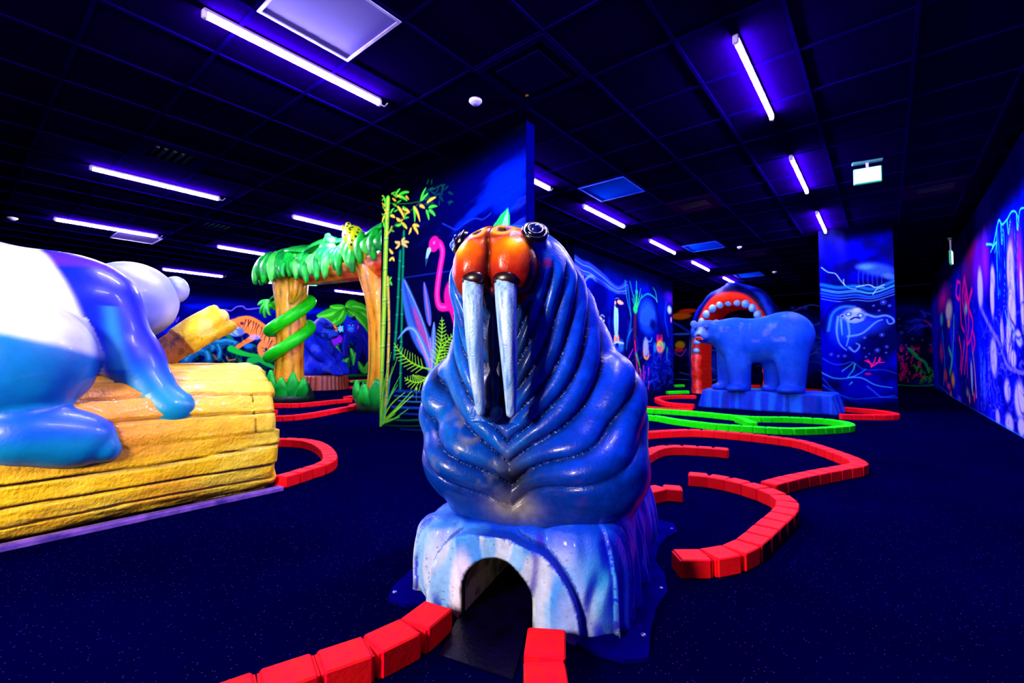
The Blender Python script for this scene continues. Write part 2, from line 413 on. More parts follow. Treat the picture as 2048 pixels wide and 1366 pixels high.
# a straight ring of tiles: nearest ones single, the rest joined
tiles = []
for ix in range(-25, 2):
    for iy in range(-7, 28):
        if (ix, iy) in openings: continue
        a, b = 0.2 + 0.6 * ix, 0.8 + 0.6 * ix; c, d = 0.48 + 0.6 * iy, 1.08 + 0.6 * iy
        a, b, c, d = max(a, X0), min(b, X1), max(c, Y0), min(d, Y1)
        if b - a < 0.05 or d - c < 0.05: continue
        cx, cy = (a + b) / 2, (c + d) / 2
        w = np.array([cx, cy, CEIL - EYE]); z = w @ _f
        vis = z > 0.3 and abs((w @ _r) / z * FPX) < 1200 and abs((w @ _u) / z * FPX) < 850
        tiles.append((0 if vis else 1, z, cx, cy, b - a - 0.026, d - c - 0.026))
tiles.sort()
tm = {}; rest = MB()
for k, (nv, z, cx, cy, w, d) in enumerate(tiles):
    if k < 290 and nv == 0:
        key = (round(w, 2), round(d, 2))
        if key not in tm:
            o = MB().box((0, 0, 0), (w, d, 0.018), bev=0.003).build('ceiling_tile', M_tile, ceil); tm[key] = o
        else:
            o = tm[key].copy(); COL.objects.link(o)
        o.location = (cx, cy, CEIL + 0.012)
    else: rest.box((cx, cy, CEIL + 0.012), (w, d, 0.018))
tag(rest.build('ceiling_tile', M_tile, ceil), kind='stuff')
for x in GX:
    if X0 < x < X1: MB().box((x, (Y0 + Y1) / 2, CEIL + 0.008), (0.024, Y1 - Y0, 0.03)).build('grid_bar', M_bar, ceil)
for y in GY:
    if Y0 < y < Y1: MB().box(((X0 + X1) / 2, y, CEIL + 0.009), (X1 - X0, 0.024, 0.028)).build('grid_bar', M_bar, ceil)

def swirls(cv, n, c1, c2, w, box, alpha=0.6, seed=1, ln=0.5, dirx=1.0):
    """loose flowing brush lines that follow a wavy field inside box (u0,u1,v0,v1)"""
    rs = random.Random(seed)
    for k in range(n):
        u, v = rs.uniform(box[0], box[1]), rs.uniform(box[2], box[3]); P = [(u, v)]
        a = rs.uniform(-0.5, 0.5) + (math.pi if rs.random() < 0.5 else 0)
        curl = rs.uniform(-5, 5)
        for j in range(7):
            st = ln / 7; u += math.cos(a) * st * dirx; v += math.sin(a) * st; a += curl * st + math.sin(u * 5 + v * 3) * 0.5; P.append((u, v))
        t = rs.random(); c = tuple(np.array(c1) * (1 - t) + np.array(c2) * t)
        cv.stroke(P, w * rs.uniform(0.5, 1.4), c, alpha * rs.uniform(0.5, 1), 0.8, w * 0.2, raw=True)
def bubbles(cv, pts, c=(60, 110, 255), r=0.03):
    for (x, y, k) in pts:
        cv.blob((x, y), r * k, r * k, c, 0.7, 0.6); cv.blob((x, y), r * k * 0.7, r * k * 0.7, (5, 5, 120), 0.7, 0.4)
        cv.blob((x, y), r * k * 0.3, r * k * 0.3, (150, 200, 255), 0.8, 0.6)

# ---- partition with the flamingo and bamboo mural (faces the photographer)
PY = 3.07
def P5(x, y):
    p = on_y(740 + x / 2.482, 330 + y / 2.482, PY); return p[0], p[2]
cv = Canvas(-4.38, -2.33, 0, CEIL, 300, 400, P5, (2, 2, 40))
U, V = cv.U, cv.V; un = (U + 4.38) / 2.05
cv.fade(0.8 * step(un, 0.15, 0.9) * step(V, 1.0, 1.6), (0, 0, 130))
cv.clouds((0, 40, 235), 1.6, 0.48, 0.72, 0.85, asp=3.2, shear=-0.35, mask=step(un, 0.2, 0.6) * step(V, 1.35, 1.8) * (1 - step(V, 2.35, 2.6)))
cv.clouds((40, 90, 255), 2.5, 0.6, 0.8, 0.6, asp=4, shear=-0.3, mask=step(un, 0.5, 0.8) * step(V, 1.5, 1.8), seed=3)
cv.fade(0.97 * step(V - 0.25 * un, 2.2, 2.55), (0, 0, 6))
cv.fade(0.9 * (1 - step(V, 0.75, 1.25)) * step(un, .1, .3), (0, 0, 26))
cv.stroke([(360, 290), (400, 310), (430, 320), (470, 290), (520, 265), (560, 270), (600, 240)], 0.02, (20, 60, 230), 0.8, 0.7)
cv.stroke([(170, 560), (300, 540), (450, 520)], 0.02, (20, 50, 200), 0.7, 0.8)
# reflections on the pond
for (a, b, y, c, w) in [(120, 330, 1120, (20, 60, 170), 0.05), (120, 340, 1145, (30, 110, 230), 0.025), (140, 320, 1170, (50, 140, 240), 0.02), (110, 330, 1200, (20, 80, 200), 0.04), (150, 340, 1232, (10, 60, 170), 0.03), (100, 250, 1262, (10, 120, 60), 0.03), (60, 300, 1290, (20, 90, 30), 0.02), (150, 330, 1310, (10, 40, 120), 0.03)]:
    cv.stroke([(a, y), ((a + b) / 2, y + 6), (b, y + 2)], w, c, 0.85, 0.8)
for (x, y) in [(230, 1110), (275, 1115)]:
    cv.stroke([(x, y), (x, y + 60)], 0.02, (60, 200, 140), 0.6, 0.8); cv.blob((x, y), 0.022, 0.022, (170, 240, 60))
# dim foliage behind
for k in range(30):
    x, y = R.uniform(270, 390), R.uniform(90, 200); a = R.uniform(0, 6.3)
    cv.leaf((x, y), (x + 30 * math.cos(a), y + 30 * math.sin(a)), 0.03, (5, 90, 70), 0.6)
# dark green bamboo
for pts, w in [([(168, 330), (162, 560), (157, 800), (150, 1110)], 0.05), ([(150, 430), (137, 700), (120, 960)], 0.055)]:
    cv.stroke(pts, w, (0, 110, 75), 0.95, 0.3, core=(10, 170, 100))
    for q in range(6):
        t = (q + 0.5) / 6; i = min(int(t * (len(pts) - 1)), len(pts) - 2); f = t * (len(pts) - 1) - i
        x = pts[i][0] * (1 - f) + pts[i + 1][0] * f; y = pts[i][1] * (1 - f) + pts[i + 1][1] * f
        cv.stroke([(x - 6, y), (x + 6, y + 1)], 0.012, (60, 210, 180), 0.7, 0.6)
# broad blue and pink leaves
LB, LP = (50, 110, 230), (200, 120, 200)
cv.leaf((303, 960), (165, 565), 0.30, LB, mid=(40, 70, 170), bend=0.05); cv.leaf((300, 930), (215, 700), 0.12, (200, 60, 140), 0.7, bend=0.03)
cv.stroke([(170, 575), (230, 700), (275, 820), (302, 960)], 0.016, (150, 190, 255), 0.8)
cv.leaf((298, 800), (268, 580), 0.11, (60, 90, 220), mid=(190, 110, 150))
cv.stroke([(305, 1015), (275, 930), (245, 860), (215, 815), (180, 815), (140, 862)], 0.13, (70, 130, 240), 0.95, 0.25, 0.02, core=(150, 210, 255))
cv.stroke([(303, 1010), (262, 920), (235, 865)], 0.04, (230, 100, 190), 0.7, 0.7)
cv.leaf((308, 1020), (318, 778), 0.11, (60, 120, 235), mid=(150, 170, 255)); cv.stroke([(305, 1025), (303, 940), (298, 860)], 0.03, (230, 150, 230), 0.7, 0.7)
# ferns
def fern(A, B, bend, n, ln, c=(120, 235, 30)):
    A = np.array(A, float); B = np.array(B, float); d = B - A; nn = np.array([d[1], -d[0]])
    pts = [A + d * t + nn * bend * 4 * t * (1 - t) for t in np.linspace(0, 1, n)]
    cv.stroke([tuple(p) for p in pts[::3]] + [tuple(pts[-1])], 0.022, c, 1, 0.4, 0.01)
    for i in range(2, n - 1):
        t = i / (n - 1); tg = pts[i + 1] - pts[i]; tg /= np.linalg.norm(tg); nm = np.array([tg[1], -tg[0]]); L = ln * math.sin(math.pi * min(0.25 + t * 0.75, 1)) + 6
        for sgn in (-1, 1):
            e = pts[i] + (nm * sgn * 0.85 + tg * 0.55) * L; cv.stroke([tuple(pts[i]), tuple(e)], 0.014, (150, 245, 50), 1, 0.5, 0.008)
fern((300, 1015), (122, 888), 0.12, 13, 42); fern((300, 1030), (172, 1055), 0.28, 11, 45); fern((322, 1000), (357, 757), -0.05, 14, 30)
fern((330, 1030), (418, 840), 0.12, 13, 46); fern((340, 1040), (470, 960), 0.2, 14, 40)
cv.blob((312, 1095), 0.075, 0.075, (150, 235, 60)); cv.blob((312, 1095), 0.04, 0.04, (220, 255, 150)); cv.blob((300, 1060), 0.05, 0.03, (120, 220, 50))
# flamingo
PK = (255, 20, 150)
cv.stroke([(318, 385), (345, 390), (360, 430), (350, 500), (338, 580), (333, 650), (345, 700), (380, 705), (400, 690)], 0.078, PK, 1, 0.15, 0.09, core=(255, 90, 185))
cv.blob((318, 392), 0.085, 0.085, PK, 1, 0.12); cv.blob((470, 640), 0.3, 0.24, PK, 1, 0.1); cv.blob((420, 610), 0.10, 0.16, (255, 90, 190), 0.8)
cv.stroke([(292, 425), (283, 455), (277, 497)], 0.075, (150, 220, 235), 1, 0.2, 0.01); cv.stroke([(281, 470), (277, 500)], 0.04, (30, 80, 120), 1, 0.3, 0.005)
cv.blob((318, 386), 0.02, 0.02, (255, 150, 210)); cv.blob((318, 386), 0.009, 0.009, (90, 0, 60))
cv.stroke([(400, 720), (440, 900), (445, 1100)], 0.03, PK)
cv.poly([(600, 320), (650, 245), (685, 212), (693, 250), (694, 320)], (30, 220, 100)); cv.poly([(650, 310), (672, 250), (686, 216), (684, 310)], (140, 250, 200))
# green and yellow bamboo
for pts, w, c, core in [([(88, 170), (78, 420), (70, 700), (62, 900), (54, 1120), (47, 1290)], 0.088, (110, 215, 40), (225, 240, 90)),
                        ([(88, 560), (94, 760), (92, 900), (84, 1100), (70, 1270)], 0.05, (190, 180, 50), (240, 210, 120))]:
    cv.stroke(pts, w, c, 1, 0.15, core=core)
    for q in range(9):
        t = (q + 0.4) / 9; i = min(int(t * (len(pts) - 1)), len(pts) - 2); f = t * (len(pts) - 1) - i
        x = pts[i][0] * (1 - f) + pts[i + 1][0] * f; y = pts[i][1] * (1 - f) + pts[i + 1][1] * f
        hw = w / .0062 * .62; cv.stroke([(x - hw, y), (x + hw, y - 3)], 0.012, (170, 255, 190), .8, 0.6); cv.stroke([(x - hw, y + 8), (x + hw, y + 5)], 0.01, (20, 110, 20), 0.7, 0.6)
cv.stroke([(90, 340), (130, 290), (185, 240), (250, 185)], 0.012, (60, 110, 20)); cv.stroke([(100, 190), (200, 190), (310, 160)], 0.01, (30, 110, 20))
GR, YE = (50, 215, 40), (235, 200, 50)
LV = [((72, 200), (90, 150), GR), ((80, 185), (66, 150), GR), ((125, 150), (150, 118), GR), ((140, 150), (195, 135), GR), ((140, 155), (185, 178), GR), ((60, 285), (85, 225), YE), ((135, 205), (172, 270), YE),
      ((160, 215), (198, 238), YE), ((215, 205), (222, 285), GR), ((217, 205), (248, 282), YE), ((250, 180), (278, 112), GR), ((255, 178), (290, 140), GR), ((282, 188), (328, 160), YE), ((245, 200), (272, 215), YE),
      ((290, 212), (334, 206), GR), ((278, 222), (293, 275), GR), ((290, 222), (325, 255), GR), ((160, 290), (125, 300), GR), ((160, 292), (185, 318), YE), ((150, 275), (130, 262), YE), ((205, 310), (192, 345), YE), ((215, 305), (240, 345), YE), ((210, 300), (245, 305), YE),
      ((75, 310), (65, 280), GR), ((90, 330), (75, 360), YE), ((150, 385), (122, 380), (200, 190, 90)), ((155, 385), (195, 385), (200, 190, 90)), ((150, 390), (125, 415), (210, 190, 90)), ((155, 390), (187, 410), (210, 190, 90)), ((155, 380), (175, 362), (200, 190, 90)),
      ((115, 440), (95, 415), YE), ((108, 460), (95, 475), YE), ((108, 458), (122, 478), YE), ((95, 575), (108, 556), GR), ((97, 580), (110, 598), GR), ((110, 300), (90, 345), (150, 160, 40)), ((100, 240), (120, 215), GR), ((100, 250), (125, 262), YE)]
for A, B, c in LV: cv.leaf(A, B, 0.045, c, 1, mid=tuple(min(255, k + 50) for k in c), bend=0.06)
for k in range(26):
    x = R.uniform(60, 180); y = R.uniform(135, 320); a = R.uniform(0, 6.3); cv.leaf((x, y), (x + 26 * math.cos(a), y + 26 * math.sin(a)), 0.028, R.choice([GR, YE, (90, 200, 40)]), 0.95)
# grass at the foot
for (ex, ey) in [(134, 962), (112, 1000), (105, 930), (152, 1040), (160, 1195), (172, 1130), (215, 1140), (90, 990), (60, 1000), (70, 1060), (190, 1210), (150, 1250), (125, 1235), (120, 1110), (138, 1090), (50, 1080), (210, 1120)]:
    cv.stroke([(50 + R.uniform(-6, 10), 1285), ((50 + ex) / 2 - 8, (1285 + ey) / 2 + R.uniform(-20, 20)), (ex, ey)], 0.034, R.choice([(110, 230, 30), (140, 245, 50), (70, 200, 60)]), 1, 0.3, 0.006)
cv.stroke([(100, 1050), (85, 1180), (60, 1280)], 0.03, (60, 220, 200), 0.8, 0.6, 0.01)
wall_mesh('wall_partition', cv, (-4.38, -2.33, 0, CEIL), lambda u, v, t: (u, np.full_like(u, PY + t), v), M_wall, 0.1, label='thin partition painted with flamingo, bamboo, ferns and pond')
MB().box((-2.325, PY + 0.05, CEIL / 2), (0.012, 0.11, CEIL), bev=0.003).build('trim_1', plain('corner_strip', (0, 0, 90), 0.8, spec=0), smooth=False)['kind'] = 'structure'

# ---- middle block with the penguin mural (face looks towards +X)
MX = -4.3
def PM(x, y):
    p = on_x(1150 + x / 4.552, 500 + y / 4.552, MX); return p[1], p[2]
cv = Canvas(6.9, 12.0, 0, CEIL, 300, 260, PM, (2, 2, 70)); U, V = cv.U, cv.V
cv.clouds((0, 10, 140), 1.5, 0.35, 0.7, 0.9)
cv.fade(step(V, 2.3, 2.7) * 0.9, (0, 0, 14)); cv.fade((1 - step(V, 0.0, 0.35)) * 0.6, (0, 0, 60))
for k, (c, w) in enumerate([((30, 60, 230), 0.10), ((70, 130, 255), 0.05), ((20, 50, 220), 0.09), ((90, 150, 255), 0.04), ((40, 90, 240), 0.07)]):
    o = k * 26
    cv.stroke([(0, 60 + o), (70, 110 + o), (130, 130 + o), (200, 180 + o), (270, 240 + o * .8), (330, 300 + o * .6), (400, 340 + o * .5), (470, 290 + o)], w, c, 0.75, 0.8)
cv.stroke([(40, 330), (80, 290), (120, 245), (160, 240), (190, 280)], 0.09, (80, 130, 255), 0.8, 0.7); cv.blob((25, 225), 0.14, 0.2, (170, 90, 255), 0.7, 0.9); cv.stroke([(60, 300), (75, 240), (40, 260)], 0.05, (200, 110, 255), 0.7)
cv.blob((220, 420), 0.5, 0.42, (0, 0, 70), 0.9, 0.5)
cv.clouds((10, 60, 200), 2.0, 0.5, 0.8, 0.6, mask=((U > 7.2) & (U < 9.4) & (V < 1.6)).astype(float))
for pts in ([(480, 320), (500, 500), (510, 640), (495, 760)], [(455, 280), (470, 420), (510, 600)], [(500, 290), (530, 420), (560, 540)], [(470, 900), (480, 800), (520, 720)]):
    cv.stroke(pts, 0.07, (20, 140, 200), 0.7, 0.8)
# three penguins
cv.blob((425, 640), 0.34, 0.62, (2, 2, 90), 1, 0.25); cv.stroke([(350, 520), (330, 640), (340, 760)], 0.08, (0, 0, 70)); cv.blob((375, 635), 0.12, 0.5, (150, 225, 225), 1, 0.3); cv.blob((375, 640), 0.05, 0.4, (90, 190, 240), 0.8, 0.5)
cv.blob((385, 470), 0.16, 0.15, (2, 2, 60), 1, 0.2); cv.leaf((385, 468), (442, 488), 0.11, (255, 170, 110)); cv.blob((367, 480), 0.04, 0.05, (255, 180, 120)); cv.stroke([(365, 445), (385, 436), (400, 445)], 0.02, (60, 120, 255))
for x in (362, 392): cv.poly([(x - 4, 775), (x + 6, 775), (x + 14, 840), (x - 12, 840)], (255, 150, 80))
cv.blob((195, 690), 0.17, 0.42, (5, 5, 90), 1, 0.2); cv.blob((188, 680), 0.11, 0.38, (160, 200, 240), 1, 0.4)
cv.stroke([(212, 580), (180, 545), (142, 490)], 0.1, (255, 160, 100), 1, 0.2, 0.02); cv.stroke([(180, 560), (155, 535)], 0.05, (255, 190, 150), 1, 0.2, 0.02); cv.blob((208, 572), 0.05, 0.05, (230, 230, 255)); cv.blob((215, 590), 0.08, 0.08, (0, 0, 60), 0.7)
cv.blob((265, 790), 0.22, 0.55, (2, 2, 80), 1, 0.2); cv.blob((245, 790), 0.14, 0.5, (140, 225, 235), 1, 0.35); cv.blob((245, 620), 0.13, 0.14, (5, 5, 80), 1, 0.2); cv.stroke([(232, 600), (250, 592), (268, 610)], 0.03, (80, 160, 255))
cv.leaf((248, 636), (192, 622), 0.12, (255, 190, 130)); cv.blob((262, 645), 0.03, 0.03, (240, 240, 255))
for (x, y, r) in [(345, 880, .17), (420, 870, .17), (380, 960, .22)]: cv.blob((x, y), r, r, (40, 110, 240), 0.9, 0.5); cv.blob((x - 12, y - 22), r * .4, r * .3, (150, 210, 255), 0.8, 0.7)
cv.stroke([(330, 870), (380, 840), (440, 850)], 0.05, (180, 230, 255), 0.9)
# palm, trunk and hatched round shape
cv.stroke([(550, 560), (545, 750), (550, 900), (575, 1120)], 0.18, (60, 20, 60), 1, 0.5); cv.stroke([(545, 830), (560, 1000), (570, 1110)], 0.08, (220, 20, 120), 0.9, 0.7)
for (ex, ey) in [(535, 400), (552, 330), (570, 360), (598, 350), (520, 440), (610, 400), (560, 280), (585, 420)]: cv.stroke([(552, 560), ((552 + ex) / 2 + 4, (560 + ey) / 2), (ex, ey)], 0.05, (30, 220, 90), 0.9, 0.5, 0.01)
cv.blob((550, 540), 0.14, 0.12, (20, 200, 80)); cv.stroke([(600, 440), (660, 400), (720, 430), (750, 470)], 0.06, (10, 150, 160), 0.8, 0.7); cv.stroke([(745, 470), (735, 390), (710, 340)], 0.06, (60, 200, 140), 0.8, 0.7, 0.01)
cv.blob((662, 610), 0.62, 0.5, (10, 60, 200), 1, 0.35)
for k in range(22): x = 600 + k * 6; cv.stroke([(x, 500 + abs(k - 10) * 6), (x - 10, 700 - abs(k - 10) * 5)], 0.03, (60, 130, 255) if k % 2 else (20, 60, 200), 0.6, 0.7)
cv.blob((710, 680), 0.26, 0.18, (0, 0, 60), 0.85, 0.6); cv.stroke([(640, 800), (660, 830), (690, 830), (700, 800)], 0.06, (40, 190, 230), 0.8, 0.7)
# fish, flowers and crystals
cv.blob((645, 890), 0.2, 0.28, (150, 170, 240), 1, 0.4); cv.stroke([(625, 920), (630, 970), (655, 990), (672, 960), (668, 920)], 0.08, (255, 160, 60), 0.95, 0.4)
cv.blob((775, 880), 0.3, 0.2, (250, 190, 50), 1, 0.35); cv.blob((770, 900), 0.2, 0.1, (255, 90, 150), 0.9, 0.6); cv.blob((790, 860), 0.12, 0.08, (120, 230, 90), 0.9, 0.6); cv.blob((728, 890), 0.12, 0.16, (20, 140, 230), 0.9, 0.5); cv.blob((812, 870), 0.1, 0.12, (40, 190, 200), 0.8, 0.5)
for x in (748, 762, 780, 792): cv.stroke([(x, 820), (x, 770)], 0.09, (255, 30, 90), 0.9, 0.5, 0.02)
cv.stroke([(778, 930), (782, 1010)], 0.08, (220, 10, 80), 0.8, 0.7, 0.02)
for (a, b, c, d, col, w) in [(595, 1100, 615, 1270, (255, 30, 160), .1), (625, 1060, 622, 1260, (255, 60, 180), .09), (640, 1110, 620, 1270, (230, 20, 150), .08), (672, 1080, 665, 1170, (190, 40, 220), .12), (672, 1200, 670, 1270, (255, 60, 200), .07), (560, 950, 590, 1060, (60, 220, 60), .1), (590, 1080, 600, 1110, (90, 230, 60), .08), (490, 980, 530, 900, (190, 40, 220), .06), (840, 900, 835, 1010, (40, 160, 70), .14)]:
    cv.stroke([(a, b), (c, d)], w, col, 0.9, 0.5, w * .3)
swirls(cv, 60, (10, 30, 200), (40, 90, 250), 0.08, (9.6, 11.9, 0.05, 0.9), 0.7, 3, 0.6)
cv.blob((860, 545), 0.2, 0.14, (170, 210, 240), 0.9, 0.5); cv.blob((875, 635), 0.08, 0.1, (230, 150, 220), 0.8, 0.5); cv.blob((860, 440), 0.5, 0.2, (80, 10, 170), 0.7, 0.9)
cv.stroke([(830, 480), (820, 620), (850, 780)], 0.15, (10, 60, 220), 0.7, 0.8)
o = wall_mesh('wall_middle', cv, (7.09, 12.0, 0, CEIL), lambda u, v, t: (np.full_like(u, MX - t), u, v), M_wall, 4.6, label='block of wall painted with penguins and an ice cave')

# ---- square column with the sea creature mural
CYC = 8.7
def PC(x, y):
    p = on_y(1640 + x / 3.594, 450 + y / 3.594, CYC); return p[0], p[2]
cv = Canvas(-0.78, 0.13, 0, CEIL, 150, 400, PC, (2, 2, 60)); U, V = cv.U, cv.V
cv.clouds((0, 0, 170), 3, 0.3, 0.7, 0.9); cv.fade(step(V, 2.45, 2.7), (0, 0, 8)); cv.clouds((20, 20, 200), 2, 0.45, 0.8, 0.6, mask=step(V, 1.8, 2.2), asp=.5)
cv.blob((410, 320), 0.3, 0.12, (30, 70, 220), 0.9, 0.5, rot=-0.35); cv.blob((330, 300), 0.15, 0.06, (60, 120, 240), 0.8, 0.7, rot=-.1); cv.blob((500, 370), 0.12, 0.06, (70, 120, 255), 0.7, 0.6, rot=-.4)
for k in range(6): cv.stroke([(280 + k * 32, 330 + k * 8), (275 + k * 34, 400), (290 + k * 30, 440)], 0.02, (30, 60, 200), 0.6, 0.8)
cv.stroke([(10, 305), (60, 340), (110, 350), (150, 400), (200, 450), (260, 460)], 0.016, (110, 170, 255), 0.9, 0.7); cv.stroke([(170, 390), (175, 430), (210, 450)], 0.014, (130, 190, 255), 0.9)
for k, (y, c, w) in enumerate([(440, (10, 110, 210), .08), (470, (40, 170, 240), .03), (500, (20, 90, 230), .05), (480, (90, 190, 255), .014), (520, (50, 120, 255), .018), (540, (90, 150, 255), .014)]):
    cv.stroke([(10, y - 10), (130, y + 10), (260, y), (380, y + 20 - k * 3), (560, y - 50)], w, c, 0.8, 0.8)
cv.stroke([(260, 445), (350, 430), (400, 450), (460, 430)], 0.016, (150, 210, 255), 0.9); cv.stroke([(380, 500), (410, 460), (460, 450)], 0.012, (150, 210, 255), 0.9)
cv.blob((190, 730), 0.3, 0.38, (10, 70, 220), 0.9, 0.7); cv.blob((330, 720), 0.36, 0.2, (20, 60, 220), 0.8, 0.8, rot=.2)
cv.stroke([(30, 780), (50, 640), (120, 570), (220, 550), (290, 580)], 0.04, (2, 2, 90), 0.9, 0.6); cv.stroke([(60, 760), (90, 640), (160, 590), (250, 590)], 0.06, (40, 140, 240), 0.7, 0.8)
for pts in ([(130, 660), (120, 760), (140, 850), (190, 900)], [(200, 690), (210, 780), (190, 870)], [(150, 680), (160, 790)], [(330, 640), (400, 660), (470, 650), (520, 670), (530, 700), (495, 710), (480, 680)], [(200, 800), (300, 780), (400, 700), (450, 680)], [(210, 880), (250, 910), (285, 870), (260, 850)]):
    cv.stroke(pts, 0.05, (90, 160, 250), 0.85, 0.7, 0.02)
cv.blob((245, 650), 0.17, 0.13, (140, 170, 250), 0.95, 0.4); cv.blob((160, 655), 0.04, 0.04, (120, 150, 250)); cv.blob((160, 655), 0.02, 0.02, (10, 10, 120)); cv.blob((265, 610), 0.06, 0.04, (170, 190, 255), 0.9)
for (x, y) in ((205, 640), (290, 650)): cv.blob((x, y), 0.05, 0.045, (20, 60, 210), 0.9, 0.4); cv.blob((x, y), 0.025, 0.025, (170, 220, 255), 0.9)
cv.stroke([(220, 680), (250, 665), (285, 670)], 0.03, (0, 0, 90)); cv.stroke([(200, 690), (250, 700), (310, 680)], 0.03, (110, 160, 255))
bubbles(cv, [(455, 555, 1.6), (500, 580, 1), (385, 580, .8), (425, 615, .8), (320, 810, 1), (445, 790, 1.3), (412, 900, 1.4), (480, 875, 1), (475, 918, .7), (80, 930, 1.2), (132, 942, 1), (178, 942, 1.1), (330, 948, .8), (318, 885, .6), (355, 925, .6)])
for (a, b) in [((370, 1020), (345, 965)), ((370, 1020), (400, 950)), ((375, 1000), (320, 975)), ((380, 1015), (440, 965)), ((400, 990), (465, 985)), ((350, 990), (330, 968)), ((420, 975), (430, 950))]: cv.stroke([a, ((a[0] + b[0]) / 2 + 4, (a[1] + b[1]) / 2), b], 0.022, (255, 30, 110), 0.95, 0.5, 0.01)
cv.blob((345, 1070), 0.05, 0.02, (230, 20, 90), 0.8)
for pts, c in [([(20, 960), (100, 1000), (170, 1000), (235, 985), (320, 1040), (450, 1040), (560, 1070)], (20, 60, 230)), ([(10, 1060), (100, 1100), (200, 1100), (280, 1070), (330, 1035)], (40, 170, 240)), ([(250, 1000), (240, 1040), (200, 1090)], (30, 220, 150)), ([(200, 1095), (300, 1100), (400, 1150), (520, 1170)], (60, 190, 240)),
               ([(20, 1150), (120, 1210), (250, 1250), (400, 1240), (560, 1240)], (20, 70, 230)), ([(20, 1100), (90, 1180), (180, 1240), (330, 1290)], (10, 50, 200)), ([(160, 1050), (240, 990)], (40, 160, 230)), ([(340, 1160), (380, 1190), (440, 1235), (540, 1225)], (40, 90, 250)), ([(230, 1130), (210, 1150)], (40, 200, 180))]:
    cv.stroke(pts, 0.035, c, 0.85, 0.8, 0.015)
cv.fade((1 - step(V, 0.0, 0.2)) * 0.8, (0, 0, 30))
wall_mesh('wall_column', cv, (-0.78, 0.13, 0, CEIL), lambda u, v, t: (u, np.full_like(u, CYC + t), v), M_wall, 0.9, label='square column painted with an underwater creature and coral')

# ---- right wall
def PR(x, y):
    p = on_x(1860 + x / 2.397, 330 + y / 2.397, X1); return p[1], p[2]
cv = Canvas(5.0, 16.8, 0, CEIL, 520, 330, PR, (0, 0, 110)); U, V = cv.U, cv.V
cv.clouds((0, 10, 230), 1.0, 0.35, 0.65, 0.9); cv.clouds((50, 20, 240), 1.4, 0.5, 0.75, 0.6, seed=4, asp=.6)
cv.fade(step(V, 2.1, 2.45) * 0.93, (0, 0, 16))
for (x, y, ru, rv, c, a) in [(200, 425, .9, .2, (180, 10, 60), .6), (225, 500, 1.1, .5, (120, 10, 230), .8), (175, 520, 1.0, .35, (170, 20, 120), .5), (265, 470, .35, .5, (130, 20, 240), .8), (430, 480, .2, .5, (190, 20, 190), .8), (60, 650, 2., .4, (210, 20, 120), .8), (390, 390, .2, .3, (150, 40, 250), .7)]:
    cv.blob((x, y), ru, rv, c, a, 0.9)
G1, G2 = (40, 230, 190), (60, 150, 255)
for pts in ([(300, 400), (315, 330), (330, 265), (345, 285), (370, 260), (390, 225), (410, 225), (425, 260)], [(300, 395), (320, 370), (310, 420)], [(320, 300), (322, 500), (328, 640)], [(340, 290), (345, 380), (350, 290)], [(370, 270), (376, 330), (385, 260)], [(415, 240), (420, 310), (430, 220), (451, 205)], [(270, 380), (300, 385), (290, 420)]):
    cv.stroke(pts, 0.05, G1, 0.9, 0.7, 0.02)
for k in range(10): x = 315 + k * 13; cv.stroke([(x, 320 + R.uniform(-30, 40)), (x + R.uniform(-3, 6), 520), (x + R.uniform(-5, 10), 640 + R.uniform(0, 80))], 0.03, R.choice([G2, (30, 90, 240), G1]), 0.6, 0.8, 0.01)
WH = (170, 165, 250)
for (x, y, ru, rv, rot) in [(385, 500, .16, .36, .1), (395, 600, .1, .4, -.1), (385, 680, .12, .25, .3), (400, 740, .1, .28, .2), (425, 830, .13, .1, .3), (300, 550, .13, .22, 0), (298, 640, .12, .28, 0), (440, 640, .06, .4, 0), (305, 920, .2, .3, 0), (345, 800, .08, .2, 0), (378, 840, .12, .3, .1), (400, 930, .12, .12, 0), (370, 1080, .15, .16, 0), (430, 1130, .22, .24, 0), (325, 1215, .12, .14, 0), (380, 1240, .2, .14, 0), (440, 1260, .16, .12, 0), (240, 590, .2, .35, 0), (200, 1010, .1, .3, 0)]:
    ru *= 1.25; cv.blob((x, y), ru * 1.25, rv * 1.1, (50, 50, 230), 0.85, 0.6, rot); cv.blob((x, y), ru, rv * .92, WH, 0.9, 0.35, rot)
for (x, y) in [(345, 810), (378, 850), (360, 830), (385, 520)]: cv.stroke([(x - 3, y - 60), (x + 3, y), (x, y + 70)], 0.025, (30, 20, 160), 0.8, 0.7)
cv.stroke([(250, 700), (290, 780), (330, 850), (370, 960), (420, 990), (460, 1000)], 0.12, (110, 100, 240), 0.8, 0.6, 0.05)
cv.stroke([(360, 700), (375, 760), (400, 800), (440, 850)], 0.035, (60, 160, 240), 0.9)
PKM = (255, 20, 150)
for pts in ([(165, 545), (155, 640), (170, 740), (175, 830), (180, 1010)], [(165, 545), (180, 640), (185, 760), (175, 900), (165, 1000)], [(130, 560), (125, 620), (140, 640), (145, 570), (130, 560)], [(145, 640), (150, 760), (165, 800)], [(200, 600), (185, 680), (205, 750), (195, 830), (180, 860)], [(205, 800), (215, 850), (205, 890), (200, 840)], [(140, 830), (150, 900), (145, 980)], [(165, 850), (155, 950), (150, 1000)]):
    cv.stroke(pts, 0.15, PKM, 0.9, 0.6, 0.08)
cv.blob((172, 640), .3, .25, PKM, .8, .6); cv.blob((172, 690), .22, .14, (150, 230, 200), .8, .6); cv.blob((90, 700), .8, .26, (200, 200, 170), .85, .5); cv.blob((90, 760), .35, .12, (250, 180, 90), .8, .5); cv.blob((55, 740), .5, .2, (40, 190, 200), .8, .6)
